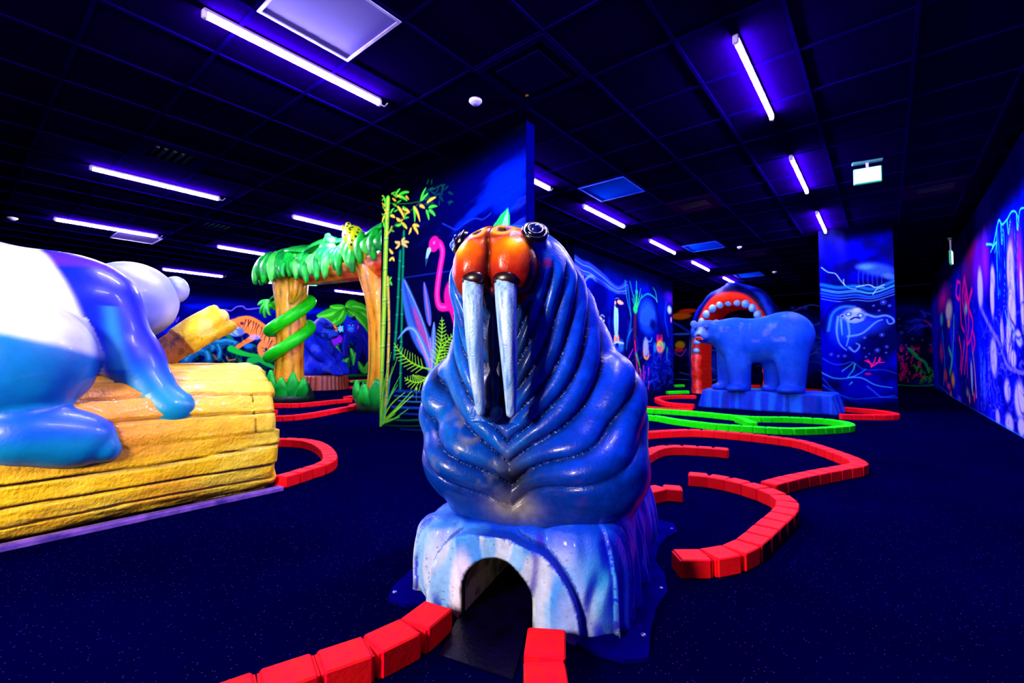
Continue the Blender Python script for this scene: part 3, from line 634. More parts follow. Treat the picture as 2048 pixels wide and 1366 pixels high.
cv.stroke([(115, 720), (112, 850), (105, 950), (95, 1000)], 0.12, (30, 200, 120), .85, .7); cv.stroke([(60, 800), (70, 950), (65, 1050)], 0.25, (20, 120, 220), .8, .7); cv.stroke([(95, 1000), (105, 930), (90, 880)], 0.2, (40, 220, 90), .8, .7)
for (x, y, ru, rv, c) in [(110, 1030, .4, .2, (250, 170, 40)), (90, 1060, .5, .1, (255, 60, 140)), (100, 1095, .25, .1, (255, 100, 80)), (75, 1010, .5, .2, (230, 60, 60)), (190, 1120, .12, .12, (255, 120, 150)), (212, 1110, .12, .12, (255, 40, 130)), (55, 900, .5, .3, (200, 20, 110)), (140, 1120, .4, .08, (90, 60, 230)), (180, 1090, .2, .1, (120, 200, 90))]: cv.blob((x, y), ru, rv, c, .85, .6)
cv.stroke([(205, 900), (215, 990), (222, 1110)], 0.08, (250, 190, 120), .9, .5); cv.stroke([(195, 960), (200, 1040), (205, 1100)], 0.06, (150, 240, 120), .9, .5)
for k in range(26): x = R.uniform(230, 290); y = R.uniform(820, 1000); cv.stroke([(x, y), (x + R.uniform(-3, 5), y + 110), (x + 5, y + 190)], 0.035, R.choice([(30, 150, 240), (100, 110, 250), (40, 60, 230)]), .7, .7, .01)
swirls(cv, 70, (60, 60, 240), (130, 130, 255), 0.05, (5.6, 8.5, 0.1, 1.3), .6, 8, 0.7)
swirls(cv, 40, (0, 0, 120), (0, 0, 90), 0.06, (5.6, 9, 0.1, 1.3), .7, 9, 0.6)
swirls(cv, 60, (20, 60, 240), (150, 40, 220), 0.09, (9, 16.5, 0.1, 1.7), .5, 10, 0.8, .6)
cv.stroke([(40, 1055), (120, 1120), (220, 1180), (330, 1240), (451, 1310)], 0.05, (20, 120, 240), 0.6, 0.8)
wall_mesh('wall_right', cv, (Y0, Y1, 0, CEIL), lambda u, v, t: (np.full_like(u, X1 + t), u, v), M_wall, 0.15, label='right wall painted with pale ice shapes and pink coral')

# ---- far wall behind the shark arch
def PF(x, y):
    p = on_y(x, y, Y1); return p[0], p[2]
cv = Canvas(-7.5, 1.0, 0, CEIL, 420, 150, PF, (0, 0, 50)); U, V = cv.U, cv.V
cv.clouds((0, 10, 170), 0.9, 0.4, 0.7, 0.9, mask=1 - step(V, 1.9, 2.5)); cv.clouds((20, 60, 240), 1.4, 0.55, 0.75, 0.6, mask=1 - step(V, 1.7, 2.1), asp=2); cv.fade(step(V, 2.1, 2.6), (0, 0, 8))
for (x, y, rx, ry, c) in [(1362, 632, .45, .16, (255, 120, 0)), (1375, 622, .4, .1, (255, 60, 20)), (1360, 690, .22, .18, (255, 190, 0)), (1358, 700, .2, .1, (255, 50, 80)), (1480, 610, 1.2, .3, (2, 2, 30)), (1365, 668, .5, .05, (60, 120, 255)), (1365, 760, .4, .04, (30, 150, 230))]: cv.blob((x, y), rx, ry, c, .95, .35)
cv.stroke([(1347, 645), (1365, 655), (1385, 668)], 0.12, (20, 60, 210), .9, .6); cv.stroke([(1350, 705), (1362, 712), (1372, 698)], .06, (200, 60, 230), .8)
for pts in ([(1400, 740), (1420, 735), (1440, 750), (1425, 760), (1410, 750)], [(1420, 700), (1450, 705), (1480, 730), (1500, 760)], [(1600, 640), (1630, 650), (1645, 640)], [(1590, 690), (1620, 672), (1645, 678)], [(1610, 720), (1630, 705), (1645, 710)], [(1580, 625), (1620, 610), (1645, 615)], [(1360, 745), (1400, 755), (1450, 765)]): cv.stroke(pts, 0.09, (50, 120, 250), .8, .8, .03)
swirls(cv, 60, (10, 60, 220), (80, 160, 255), 0.06, (-4.8, -1.2, 0.1, 1.9), .5, 12, 0.8)
for (x, y) in ((1585, 616), (1600, 616), (1611, 616)): cv.blob((x, y), .07, .07, (60, 60, 250), .8, .5)
# coral corner right of the column
for (a, b) in [((1875, 640), (1850, 625)), ((1870, 650), (1830, 660)), ((1850, 632), (1840, 620)), ((1876, 660), (1845, 640)), ((1840, 640), (1820, 645)), ((1878, 690), (1860, 650)), ((1845, 650), (1815, 665))]: cv.stroke([a, ((a[0] + b[0]) / 2, (a[1] + b[1]) / 2 - 3), b], 0.09, (50, 50, 240), .9, .5, .03)
cv.stroke([(1878, 680), (1865, 655), (1850, 640)], .04, (230, 20, 90), .8)
for k in range(60):
    x = R.uniform(1798, 1845); y = R.uniform(695, 768); a = R.uniform(-2.6, -.5); cv.stroke([(x, y), (x + 8 * math.cos(a), y + 8 * math.sin(a))], 0.05, R.choice([(255, 20, 110), (255, 40, 150), (200, 10, 90)]), .9, .5, .02)
for k in range(30):
    x = R.uniform(1830, 1878); y = R.uniform(735, 768); a = R.uniform(-2.6, -.5); cv.stroke([(x, y), (x + 8 * math.cos(a), y + 8 * math.sin(a))], 0.05, R.choice([(20, 220, 40), (60, 200, 30), (10, 150, 30)]), .9, .5, .02)
cv.stroke([(1820, 698), (1835, 715), (1850, 725), (1858, 745)], .12, (30, 230, 90), .9, .5, .05); cv.stroke([(1795, 770), (1840, 772), (1880, 768)], .05, (20, 200, 60), .8)
cv.blob((1870, 700), .18, .15, (230, 20, 100), .7, .7)
bubbles(cv, [(x, y, k) for x, y, k in [(1803, 665, 2.4), (1798, 652, 1.4), (1825, 678, 1.6), (1862, 690, 2), (1845, 680, 1.3), (1798, 638, 1.4), (1812, 690, 1.4)]])
wall_mesh('wall_far', cv, (X0, X1, 0, CEIL), lambda u, v, t: (u, np.full_like(u, Y1 + t), v), M_wall, 0.15, label='far wall painted as a dark sea with coral')

# ---- left wall with the jungle mural
def PL(x, y):
    p = on_x(330 + x / 4.551, 560 + y / 4.551, X0); return p[1], p[2]
cv = Canvas(3.2, 10.4, 0, CEIL, 560, 230, PL, (0, 0, 70)); U, V = cv.U, cv.V
cv.clouds((0, 20, 235), 0.7, 0.36, 0.66, 0.9, asp=3.5, shear=-.05, mask=step(V, 1.2, 1.5) * (1 - step(V, 2.1, 2.45)))
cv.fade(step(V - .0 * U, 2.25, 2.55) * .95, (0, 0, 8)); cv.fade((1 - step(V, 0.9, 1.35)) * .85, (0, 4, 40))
cv.stroke([(480, 300), (540, 270), (600, 280), (650, 245), (710, 240), (740, 265), (800, 262), (880, 250)], .04, (110, 90, 230), .9, .7)
cv.poly([(400, 380), (480, 300), (540, 275), (600, 290), (650, 250), (700, 248), (760, 280), (860, 270), (1000, 300), (1000, 420), (400, 420)], (0, 0, 60), .75)
for (x, y) in ((60, 370), (95, 360)): cv.stroke([(x, y - 20), (x + 10, y + 20), (x + 30, y - 20)], .04, (90, 60, 230), .7)
# dark greenery band
for k in range(260):
    x = R.uniform(0, 1950); y = R.uniform(560, 860); a = R.uniform(-2.8, -.3); L = R.uniform(40, 110)
    cv.leaf((x, y), (x + L * math.cos(a), y + L * math.sin(a)), R.uniform(.05, .1), R.choice([(0, 70, 30), (0, 110, 40), (5, 50, 60), (0, 40, 70)]), .8)
cv.stroke([(40, 480), (120, 440), (200, 450), (300, 500)], .12, (20, 120, 50), .8, .5); cv.stroke([(480, 480), (540, 490), (610, 540)], .12, (10, 130, 50), .9, .5)
# two blue-green big cats
for pts, w in [([(190, 740), (240, 680), (310, 650), (380, 670), (400, 730)], .3), ([(360, 590), (420, 560), (500, 570), (560, 560), (640, 580)], .34), ([(480, 600), (500, 660), (490, 720)], .2), ([(400, 600), (440, 620), (430, 640)], .2)]:
    cv.stroke(pts, w, (10, 80, 120), 1, .4, w * .6); cv.stroke([(x, y - 14) for x, y in pts], w * .35, (50, 170, 180), .7, .8)
for k in range(40): cv.stroke([(R.uniform(200, 640), R.uniform(560, 740))] * 2, .05, (0, 20, 70), .7, .6)
cv.stroke([(560, 700), (580, 730), (640, 720)], .05, (180, 110, 60), .8); cv.stroke([(440, 680), (470, 720)], .05, (160, 80, 60), .8)
# tiger
OR = (255, 125, 40)
cv.stroke([(700, 410), (760, 400), (830, 430), (900, 480), (960, 560), (985, 620)], .52, OR, 1, .15, .36); cv.stroke([(720, 440), (780, 470), (800, 520), (740, 560), (660, 610)], .22, OR, 1, .2, .12)
cv.stroke([(940, 560), (880, 600), (880, 660), (900, 700)], .28, (255, 140, 60), 1, .2, .18); cv.stroke([(980, 600), (1000, 640), (960, 690)], .2, OR, 1, .2)
cv.blob((650, 425), .3, .24, OR, 1, .15); cv.blob((640, 470), .24, .16, (120, 170, 220), 1, .4); cv.blob((690, 470), .12, .14, (60, 100, 170), .9, .5); cv.blob((615, 440), .05, .04, (255, 200, 120)); cv.blob((622, 425), .03, .03, (0, 20, 60)); cv.stroke([(610, 480), (640, 500)], .03, (0, 20, 70))
cv.blob((700, 395), .06, .06, (60, 30, 60)); cv.blob((820, 520), .22, .1, (170, 160, 210), .8, .5)
for k in range(12):
    t = k / 11; x = 722 + 262 * t; y = 402 + 230 * t * t; l_ = R.uniform(.7, 1.1); cv.stroke([(x + 14, y - 40), (x + 10 * math.sin(k * 2.3), y + 5), (x - 16 - 12 * math.sin(k * 2), y + 52 * l_)], .055, (60, 14, 30), .85, .4, .008); cv.stroke([(x + 30, y - 10), (x + 18, y + 22), (x + 2, y + 38)], .08, (255, 190, 120), .45, .8, .02)
for (x, y) in [(660, 400), (675, 420), (650, 450), (700, 520), (730, 545), (690, 570), (890, 620), (900, 650)]: cv.stroke([(x - 10, y - 6), (x + 12, y + 6)], .03, (60, 20, 50), .9)
cv.stroke([(600, 625), (680, 660), (760, 680), (850, 690)], .22, (20, 190, 50), 1, .3, .1); cv.stroke([(780, 740), (850, 720), (920, 760), (1000, 800)], .26, (20, 180, 60), 1, .3, .1); cv.blob((760, 600), .16, .1, (20, 120, 200), .9, .5)
# big light-green leaves above the apes
for (A, B, w) in [((1640, 250), (1380, 330), .55), ((1640, 260), (1480, 420), .5), ((1640, 245), (1780, 230), .4), ((1650, 250), (1890, 380), .6), ((1660, 260), (1870, 540), .55), ((1630, 260), (1560, 380), .4), ((1700, 240), (1860, 290), .4), ((1620, 250), (1500, 240), .3)]:
    cv.leaf(A, B, w, (30, 150, 20), 1, mid=(80, 210, 40), bend=.08)
for k in range(16): A = (1640 + R.uniform(-20, 40), 250 + R.uniform(-5, 20)); cv.stroke([A, (R.uniform(1400, 1880), R.uniform(270, 400))], .03, (5, 60, 10), .5, .5, .01)
# orangutan arm, purple and white flowers
cv.blob((1520, 450), .22, .2, (230, 90, 40), 1, .3); cv.stroke([(1540, 440), (1500, 500), (1460, 570)], .2, (240, 110, 50), 1, .3, .14); cv.blob((1490, 640), .14, .12, (250, 130, 60), 1, .4); cv.blob((1525, 660), .1, .08, (255, 110, 60), 1, .4)
for k in range(7): a = k * .9; cv.leaf((1600, 445), (1600 + 34 * math.cos(a), 445 + 34 * math.sin(a)), .09, (60, 220, 190), 1)
cv.blob((1600, 445), .05, .05, (255, 110, 160))
for k in range(9): a = 2.2 + k * .5; cv.leaf((1570, 560), (1570 + 55 * math.cos(a), 550 + 55 * math.sin(a)), .16, (130, 20, 200), .95)
# gorilla painted on the wall
BL = (14, 16, 120)
cv.stroke([(1690, 440), (1760, 460), (1830, 560), (1850, 650)], .6, BL, 1, .15, .4); cv.stroke([(1660, 470), (1640, 560), (1635, 680)], .3, BL, 1, .2, .22); cv.stroke([(1790, 560), (1740, 700), (1720, 840)], .34, (10, 14, 110), 1, .2, .24); cv.stroke([(1840, 620), (1860, 720)], .3, BL, 1, .2)
cv.blob((1700, 410), .3, .3, (16, 24, 150), 1, .15); cv.poly([(1690, 360), (1730, 320), (1745, 370)], (5, 5, 50)); cv.blob((1692, 420), .17, .14, (30, 70, 210), .9, .4); cv.blob((1692, 450), .15, .1, (40, 130, 220), .9, .4); cv.stroke([(1668, 400), (1695, 404), (1722, 398)], .04, (0, 0, 60)); cv.stroke([(1672, 455), (1695, 460), (1718, 452)], .025, (0, 0, 60))
for (x, y) in ((1678, 412), (1708, 410)): cv.blob((x, y), .02, .02, (200, 220, 255))
cv.stroke([(1640, 500), (1625, 600), (1630, 680)], .05, (40, 60, 220), .7, .7); cv.stroke([(1800, 500), (1850, 600)], .05, (40, 50, 210), .7, .7); cv.stroke([(1760, 420), (1755, 440)], .05, (255, 20, 90))
for (A, B, w) in [((1620, 760), (1560, 600), .3), ((1620, 780), (1670, 710), .22), ((1600, 780), (1610, 850), .2), ((1690, 620), (1715, 780), .2), ((1715, 760), (1735, 660), .16), ((1830, 850), (1760, 740), .25), ((1830, 850), (1850, 740), .2), ((1850, 850), (1900, 760), .2), ((1640, 840), (1600, 790), .2), ((1800, 840), (1830, 780), .14), ((1560, 800), (1540, 700), .2)]:
    cv.leaf(A, B, w, (30, 160, 40), 1, mid=(110, 240, 70), bend=.06)
cv.stroke([(0, 880), (900, 880), (1900, 865)], .12, (10, 110, 30), .9, .6)
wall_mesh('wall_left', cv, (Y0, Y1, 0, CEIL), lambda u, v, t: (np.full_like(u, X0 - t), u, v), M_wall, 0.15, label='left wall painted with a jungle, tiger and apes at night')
# ================================================================== CEILING FITTINGS
M_emit = None
def tube_mat():
    m, n, l, b = _base('ultraviolet_tube')
    b.inputs['Base Color'].default_value = (0.8, 0.7, 1, 1)
    b.inputs['Emission Color'].default_value = (*TUBE_COLOR, 1); b.inputs['Emission Strength'].default_value = TUBE_STRENGTH
    return m
M_tube = tube_mat()
M_house = plain('lamp_housing', (150, 120, 235), 0.4, 0.3, (140, 110, 225), 30)
M_cap = plain('lamp_cap', (200, 190, 250), 0.3, 0.3)
tubes = [(-3.06, .90, 'violet tube lamp nearest the camera, above the panda side'), (-6.50, .92, 'violet tube lamp left of the grey ceiling vent, second of the left rows'), (-9.30, .95, 'violet tube lamp over the panda back beside the grey ceiling panel'),
         (-6.50, 3.07, 'violet tube lamp just above the jungle arch top'), (-9.30, 3.05, 'violet tube lamp ending behind the jungle arch left corner'), (-12.6, 3.05, 'small dim violet tube lamp above the panda ear'),
         (-0.69, 3.10, 'large violet tube lamp at top right with purple halo'), (-0.69, 5.32, 'violet tube lamp between the exit sign and the large halo lamp'), (-0.69, 7.58, 'small violet tube lamp above the painted column'),
         (-3.06, 5.28, 'violet tube lamp below the near blue ceiling panel'), (-3.06, 3.27, 'violet tube lamp emerging behind the flamingo partition top'), (-3.08, 7.54, 'violet tube lamp third from the partition, middle row'),
         (-3.08, 9.72, 'violet tube lamp fourth in the middle row, far off'), (-3.08, 12.1, 'smallest violet tube lamp, just above the shark arch nose'), (-12.6, 5.10, 'dim violet tube lamp partly behind the arch left leg top'), (-12.6, 7.22, 'dim violet tube lamp seen through the jungle arch, by its right leg'),
         (-0.69, 0.90, 'unseen violet tube lamp added over the walrus, next in line before the large halo lamp')]  # last lamp is out of view, added to carry light over floor and walrus
for (x, y, lab) in tubes:
    x, y = x * .985, y * .985
    t = thing('tube_lamp', lab, 'lamp', (x, y, CEIL), group='ultraviolet tube lamps on the ceiling')
    MB().tube([(0, .02, -.045), (0, 1.18, -.045)], 0.0125, 12).build('tube', M_tube, t, True)
    MB().box((0, .6, -.013), (.034, 1.2, .024), bev=.004).build('housing', M_house, t)
    for yy in (0.008, 1.192): MB().box((0, yy, -.036), (.034, .03, .05), bev=.006).build('end_cap', M_cap, t)
    MB().tube([(0, 1.205, -.04), (.005, 1.23, -.05), (-.01, 1.25, -.035), (0, 1.27, -.006)], .004, 6).build('cable', M_cap, t, True)
# square panels and vents set in the grid
M_panel = {'bright': plain('panel_bright', (90, 82, 172), .6, 0, (88, 80, 170), 3, spec=0.05), 'blue': plain('panel_blue', (0, 74, 232), .8, 0, (0, 72, 230), 3, spec=0.0), 'grey': plain('panel_grey', (120, 100, 190), .5, 0, (110, 90, 180), 3)}
M_frame = plain('panel_frame', (150, 142, 215), .4); M_frame2 = plain('panel_frame_blue', (6, 60, 215), .6, spec=0.02)
PLAB = ['large pale lavender light panel at the top edge', 'near blue ceiling panel right of the partition', 'second blue ceiling panel in the middle row', 'farthest blue ceiling panel above the bear', 'grey ceiling panel above the panda']
for (x, y, k), lab in zip(panels, PLAB):
    t = thing('ceiling_panel', lab, 'ceiling panel', (x, y, CEIL), group='square panels in the ceiling')
    MB().box((0, 0, .002), (.55, .55, .012)).build('diffuser', M_panel[k], t)
    f = MB()
    for s in (-1, 1): f.box((s * .283, 0, -.002), (.018, .584, .02)); f.box((0, s * .283, -.002), (.548, .018, .02))
    f.build('frame', M_frame if k != 'blue' else M_frame2, t)
M_dark = plain('vent_dark', (2, 2, 16), .5, spec=0); M_vf = plain('vent_frame', (3, 0, 36), .5, 0, (5, 0, 40), spec=0); M_vr = plain('vent_red', (26, 0, 44), .5, spec=0); M_slat = plain('vent_slat', (26, 34, 60), .35)
VL = ['ceiling vent with a white glint above the left lamps', 'ceiling vent farther left above the arch lamp', 'reddish ceiling vent near the middle blue panel', 'ceiling vent beside the right wall, right of the exit sign', 'far ceiling vent beyond the reddish one']
for (x, y), lab in zip(vents, VL):
    t = thing('ceiling_vent', lab, 'vent', (x, y, CEIL), group='square air vents in the ceiling')
    f = MB()
    for s in (-1, 1): f.box((s * .235, 0, 0), (.11, .58, .02)); f.box((0, s * .235, 0), (.36, .11, .02))
    f.build('frame', M_vf if x < -5 else M_vr, t)
    MB().box((0, 0, .03), (.38, .38, .01)).build('backing', M_dark, t)
    for k in range(5): MB().box((0, -.14 + .07 * k, .012), (.355, .03, .008)).build('slat', M_slat, t)
for (x, y) in cassettes:
    t = thing('air_conditioner', 'dark square air conditioning cassette in the ceiling over the walrus', 'air conditioner', (x, y, CEIL))
    f = MB()
    for s in (-1, 1): f.box((s * .27, 0, 0), (.05, .59, .022)); f.box((0, s * .27, 0), (.49, .05, .022))
    f.build('frame', M_bar, t)
    MB().box((0, 0, .035), (.49, .49, .01)).build('recess', plain('black', (2, 2, 8), .7), t)
    MB().box((0, 0, -.004), (.38, .38, .018), bev=.006).build('cover', plain('cassette_cover', (5, 0, 46), .5, spec=0), t)
    for s in (-1, 1):
        MB().box((s * .215, 0, .004), (.012, .4, .02)).build('louver', M_vf, t); MB().box((0, s * .215, .004), (.4, .012, .02)).build('louver', M_vf, t)
    MB().box((-.18, .17, -.012), (.02, .012, .03)).build('latch', plain('brass', (220, 160, 60), .3, metal=1), t)
M_white = plain('white_plastic', (225, 215, 250), .35, .2)
for (x, y, s, lab) in [(-2.45, 2.57, 1, 'round white smoke detector near the air conditioner'), (-9.7, .57, 1.1, 'round white smoke detector at the far left edge'), (-10.35, 4.2, 1, 'tiny white smoke detector between the left tube lamps'), (-1.95, 12.1, 1, 'tiny bluish smoke detector beyond the middle panels'), (-2.0, 9.0, .8, 'tiny smoke detector beside the second blue panel')]:
    t = thing('smoke_detector', lab, 'smoke detector', (x, y, CEIL))
    MB().lathe((0, 0, 0), [(.05 * s, 0), (.052 * s, -.012), (.045 * s, -.02)], 20).build('base', M_white, t, True)
    MB().lathe((0, 0, -.02), [(.03 * s, 0), (.03 * s, -.014), (.018 * s, -.022)], 16).build('sensor', plain('grey_plastic', (120, 120, 190), .4), t, True)
# exit signs
M_exit = plain('exit_sign_glow', (230, 255, 240), .4, emit=(.75, 1.0, .9), es=1.6); M_exg = plain('exit_green', (20, 150, 110), .4, emit=(.02, .4, .25), es=.5)
def exit_sign(c, w, h, lab, rz=0.0, side=False):
    t = thing('exit_sign', lab, 'exit sign', c, rz)
    MB().box((0, 0, 0), (w + .02, .03, h + .02), bev=.004).build('case', M_exg, t)
    MB().box((0, -.018, 0), (w, .008, h)).build('lit_face', M_exit, t)
    MB().box((0, 0, (CEIL - c[2] + h / 2) / 2), (w * .1, .02, CEIL - c[2] - h / 2)).build('hanger', M_cap, t)
    MB().box((0, 0, CEIL - c[2] - .012), (w * 1.2, .05, .024), bev=.004).build('ceiling_plate', plain('sage', (60, 130, 120), .4), t)
    return t
p = on_y(1735, 351, 5.9)
exit_sign(p, .21, .14, 'bright white-green exit sign hanging in the right aisle', rz=.15)
p = on_x(625, 565, -11.6); exit_sign(p, .2, .16, 'tiny lit exit sign seen under the jungle arch beam', rz=1.0)
p = on_x(1905, 515, .92); exit_sign((.90, p[1], p[2]), .18, .2, 'small green exit sign on the right wall', rz=1.42)
# ================================================================== WALRUS
WO = np.array([-.87, 1.03, 0.0]); WA = np.array([.956, .294, 0.0]); WB = np.array([-.294, .956, 0.0])
def w_xf(v): return WO + v[:, :1] * WA + v[:, 1:2] * WB + v[:, 2:3] * np.array([0, 0, 1.0])
def w_ray(x, y):
    d = ray(x, y); d = d / np.linalg.norm(d); o = np.array([0, 0, EYE]) - WO
    return np.array([o @ WA, o @ WB, o[2]]), np.array([d @ WA, d @ WB, d[2]])
WZ = [.24, .30, .40, .55, .70, .85, .95, 1.05, 1.12, 1.3]
WRX = [.33, .345, .36, .350, .312, .252, .220, .186, .15, .10]
WRY = [.30, .315, .33, .32, .285, .245, .215, .18, .14, .10]
WCX = [.005, .01, .012, .01, .0, -.008, -.012, -.02, -.03, -.035]
WFY = [.045, .03, .02, .015, .02, .02, .015, .02, .03, .05]
def wz0(p):
    z = p[:, 2]; cx = np.interp(z, WZ, WCX); ry = np.interp(z, WZ, WRY); cy = np.interp(z, WZ, WFY) + ry
    th = np.abs(np.arctan2(p[:, 0] - cx, -(p[:, 1] - cy)))
    th = np.minimum(th, 1.7)
    z0 = (z + .02 * th) / (1 + .65 * th)
    return np.maximum(z0, z - .46 * th), th
def wfold(p):
    z0, th = wz0(p)
    z0 = z0 + .012 * np.sin(4 * p[:, 0] / .3 + 9 * p[:, 2]) + .022 * (vnoise(p, 5) - .5)
    w = np.abs(np.sin(np.pi * z0 / .062)); return w, z0, th
NOSX = -.035
def walrus_f(p):
    x, y, z = p.T
    cx = np.interp(z, WZ, WCX); rx = np.interp(z, WZ, WRX); ry = np.interp(z, WZ, WRY); cy = np.interp(z, WZ, WFY) + ry
    s = (np.abs((x - cx) / rx) ** 2.2 + np.abs((y - cy) / ry) ** 2.2) ** (1 / 2.2)
    d = (s - 1) * np.minimum(rx, ry) * .92
    d = smax(d, z - 1.03, .06); d = smax(d, .235 - z, .03)
    head = ell(p, (NOSX, .165, 1.025), (.200, .19, .16))
    d = smin(d, head, .07)
    d = smin(d, ell(p, (.30, .22, .56), (.085, .13, .19)), .045); d = smin(d, ell(p, (-.30, .22, .56), (.085, .13, .19)), .045)
    d = smin(d, ell(p, (.26, .40, .62), (.075, .10, .15)), .03); d = smin(d, ell(p, (-.26, .40, .62), (.075, .10, .15)), .03)
    d = smin(d, ell(p, (.23, .14, .42), (.17, .16, .15)), .05); d = smin(d, ell(p, (-.17, .13, .42), (.16, .14, .14)), .05)
    d = smin(d, ell(p, (0, .68, .44), (.33, .40, .24)), .10)
    d = smin(d, ell(p, (0, 1.0, .32), (.16, .16, .09)), .06)
    # centre dip between the fore flippers
    d = smax(d, -(ell(p, (.045, -.02, .335), (.05, .07, .10))), .05)
    # folds
    w, z0, th = wfold(p)
    k = step(z0, .27, .34) * (1 - step(z, .98, 1.06)) * (1 - step(y, .55, .8)) * step(np.abs(x - NOSX) + (z < .56) * .08, .05, .10)
    d = d + k * .024 * (.62 - w ** .6)
    d = d + .004 * (fbm(p, 14, 2) - .5)
    # channel under the mouth with lumps
    ch = np.exp(-((x - NOSX) / .055) ** 2) * (z < 1.0) * step(z, .54, .60) * (y < .2)
    d = d + ch * (.022 - .012 * np.abs(np.sin(z * 17)))
    d = smin(d, ell(p, (NOSX + .005, -.005, .66), (.024, .03, .055)), .015); d = smin(d, ell(p, (NOSX + .005, -.01, .595), (.034, .035, .03)), .015)
    d = smin(d, ell(p, (NOSX + .005, .0, .80), (.020, .025, .09)), .015); d = smin(d, ell(p, (NOSX + .005, -.012, .93), (.024, .03, .045)), .015)
    # muzzle: two lobes, nose bridge, nostrils
    mz = smin(ell(p, (NOSX - .044, -.010, 1.015), (.072, .072, .098)), ell(p, (NOSX + .070, -.010, 1.015), (.072, .072, .098)), .016)
    mz = smin(mz, ell(p, (NOSX + .013, .03, 1.095), (.104, .088, .056)), .025)
    mz = mz + .006 * np.exp(-((x - NOSX - .013) / .006) ** 2)
    d = smin(d, mz + .003 * (vnoise(p, 45) - .5), .012)
    for sx in (-1, 1): d = smax(d, -ell(p, (NOSX + .01 + sx * .042, -.04, 1.127), (.016, .022, .010)), .008)
    # eye sockets: ring mounds
    for sx in (-1, 1):
        d = smin(d, ell(p, (NOSX + sx * .122, .035, 1.107), (.036, .036, .022)), .03)
    return d
def walrus_c(p, n):
    x, y, z = p.T
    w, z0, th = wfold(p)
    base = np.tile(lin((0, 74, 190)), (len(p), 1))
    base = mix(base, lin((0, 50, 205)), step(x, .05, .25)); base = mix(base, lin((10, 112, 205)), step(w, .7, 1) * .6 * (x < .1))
    nf = fbm(p, 9, 3)
    base = mix(base, lin((0, 28, 150)), step(nf, .5, .72) * .6)
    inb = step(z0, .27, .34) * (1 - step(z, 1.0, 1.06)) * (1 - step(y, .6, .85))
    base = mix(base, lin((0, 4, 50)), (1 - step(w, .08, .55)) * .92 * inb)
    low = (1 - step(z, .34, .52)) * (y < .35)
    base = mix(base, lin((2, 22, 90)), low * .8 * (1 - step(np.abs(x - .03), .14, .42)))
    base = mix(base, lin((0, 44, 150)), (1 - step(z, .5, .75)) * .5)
    base = mix(base, lin((14, 18, 26)), np.exp(-((x - .02) / .07) ** 2 - ((z - .40) / .07) ** 2) * (y < .2) * .95)
    base = mix(base, lin((100, 105, 130)), step(fbm(p, 16, 3), .56, .68) * np.exp(-((x + .12) / .11) ** 2 - ((z - .47) / .13) ** 2) * (y < .15) * .8)
    base = mix(base, lin((120, 112, 110)), np.exp(-((x - .02) / .07) ** 2 - ((z - .31) / .035) ** 2) * (y < .2) * .9)
    # dark glossy channel
    ch = (1 - step(np.abs(x - NOSX - .004), .030, .062)) * (z < 1.0) * step(z, .55, .60) * (y < .12)
    base = mix(base, lin((4, 14, 50)), ch * .93)
    base = mix(base, lin((6, 10, 30)), (1 - step(np.abs(x - NOSX - .09), .012, .035)) * (z < .98) * step(z, .6, .7) * (y < .1) * .8)  # shadow beside the right tusk, painted as a dark strip
    # cheek spot
    base = mix(base, lin((150, 30, 130)), (1 - step(np.sqrt(((x - .125) / .014) ** 2 + ((z - 1.03) / .018) ** 2), .6, 1.1)) * (y < .15) * .9)
    # muzzle paint
    mz = smin(ell(p, (NOSX - .044, -.010, 1.015), (.072, .072, .098)), ell(p, (NOSX + .070, -.010, 1.015), (.072, .072, .098)), .016)
    mz = np.minimum(mz, ell(p, (NOSX + .013, .03, 1.095), (.104, .088, .056)))
    m = (1 - step(mz, .004, .012)) * (y < .07)
    xx = np.abs(x - NOSX - .012)
    o = mix(np.tile(lin((255, 96, 8)), (len(p), 1)), lin((150, 10, 8)), (1 - step(z, .985, 1.085)) * .97)
    o = mix(o, lin((120, 10, 12)), (1 - step(z, .955, .985)))
    o = mix(o, lin((255, 190, 10)), np.exp(-((xx - .085) / .022) ** 2 - ((z - 1.075) / .022) ** 2))
    o = mix(o, lin((50, 3, 12)), np.exp(-(xx / .022) ** 2) * .9)
    o = mix(o, lin((90, 10, 20)), np.exp(-((z - 1.098) / .006) ** 2) * .7)
    r = np.sqrt(((xx - .042) / .034) ** 2 + ((z - 1.122) / .019) ** 2)
    o = mix(o, lin((255, 165, 60)), (1 - step(r, .8, 1.15)) * step(z, 1.085, 1.10)); o = mix(o, lin((60, 16, 20)), (1 - step(r, .42, .7)) * .95 * (z > 1.1)); o = mix(o, lin((4, 2, 10)), 1 - step(r, .3, .45))
    o = mix(o, lin((190, 60, 220)), step(vnoise(p, 38), .78, .86) * (z > 1.06) * .6)
    return mix(base, o, m)
M_wal = paint('walrus_paint', .30, .10, 120, .4, .003, .14, .22)
wal = thing('walrus_sculpture', 'glossy blue walrus sculpture with long tusks on a white-blue ice block with a tunnel', 'sculpture', tuple(WO))
def put(o, par):   # parent while keeping the world coordinates already in the mesh
    o.parent = par; loc = np.array(par.location) if par.parent is None else np.zeros(3)
    o.matrix_parent_inverse = __import__('mathutils').Matrix.Translation(-loc); return o
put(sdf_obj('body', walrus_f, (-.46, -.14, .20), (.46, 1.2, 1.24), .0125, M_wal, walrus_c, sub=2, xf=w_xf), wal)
def w_hit(x, y, f=walrus_f):
    o, d = w_ray(x, y); t = .7
    for _ in range(140):
        q = (o + d * t).astype(np.float32)[None]; v = float(f(q)[0]); t += max(v * .6, .0006) if v > 0 else 0
        if v < .001: break
    return (o + d * t)
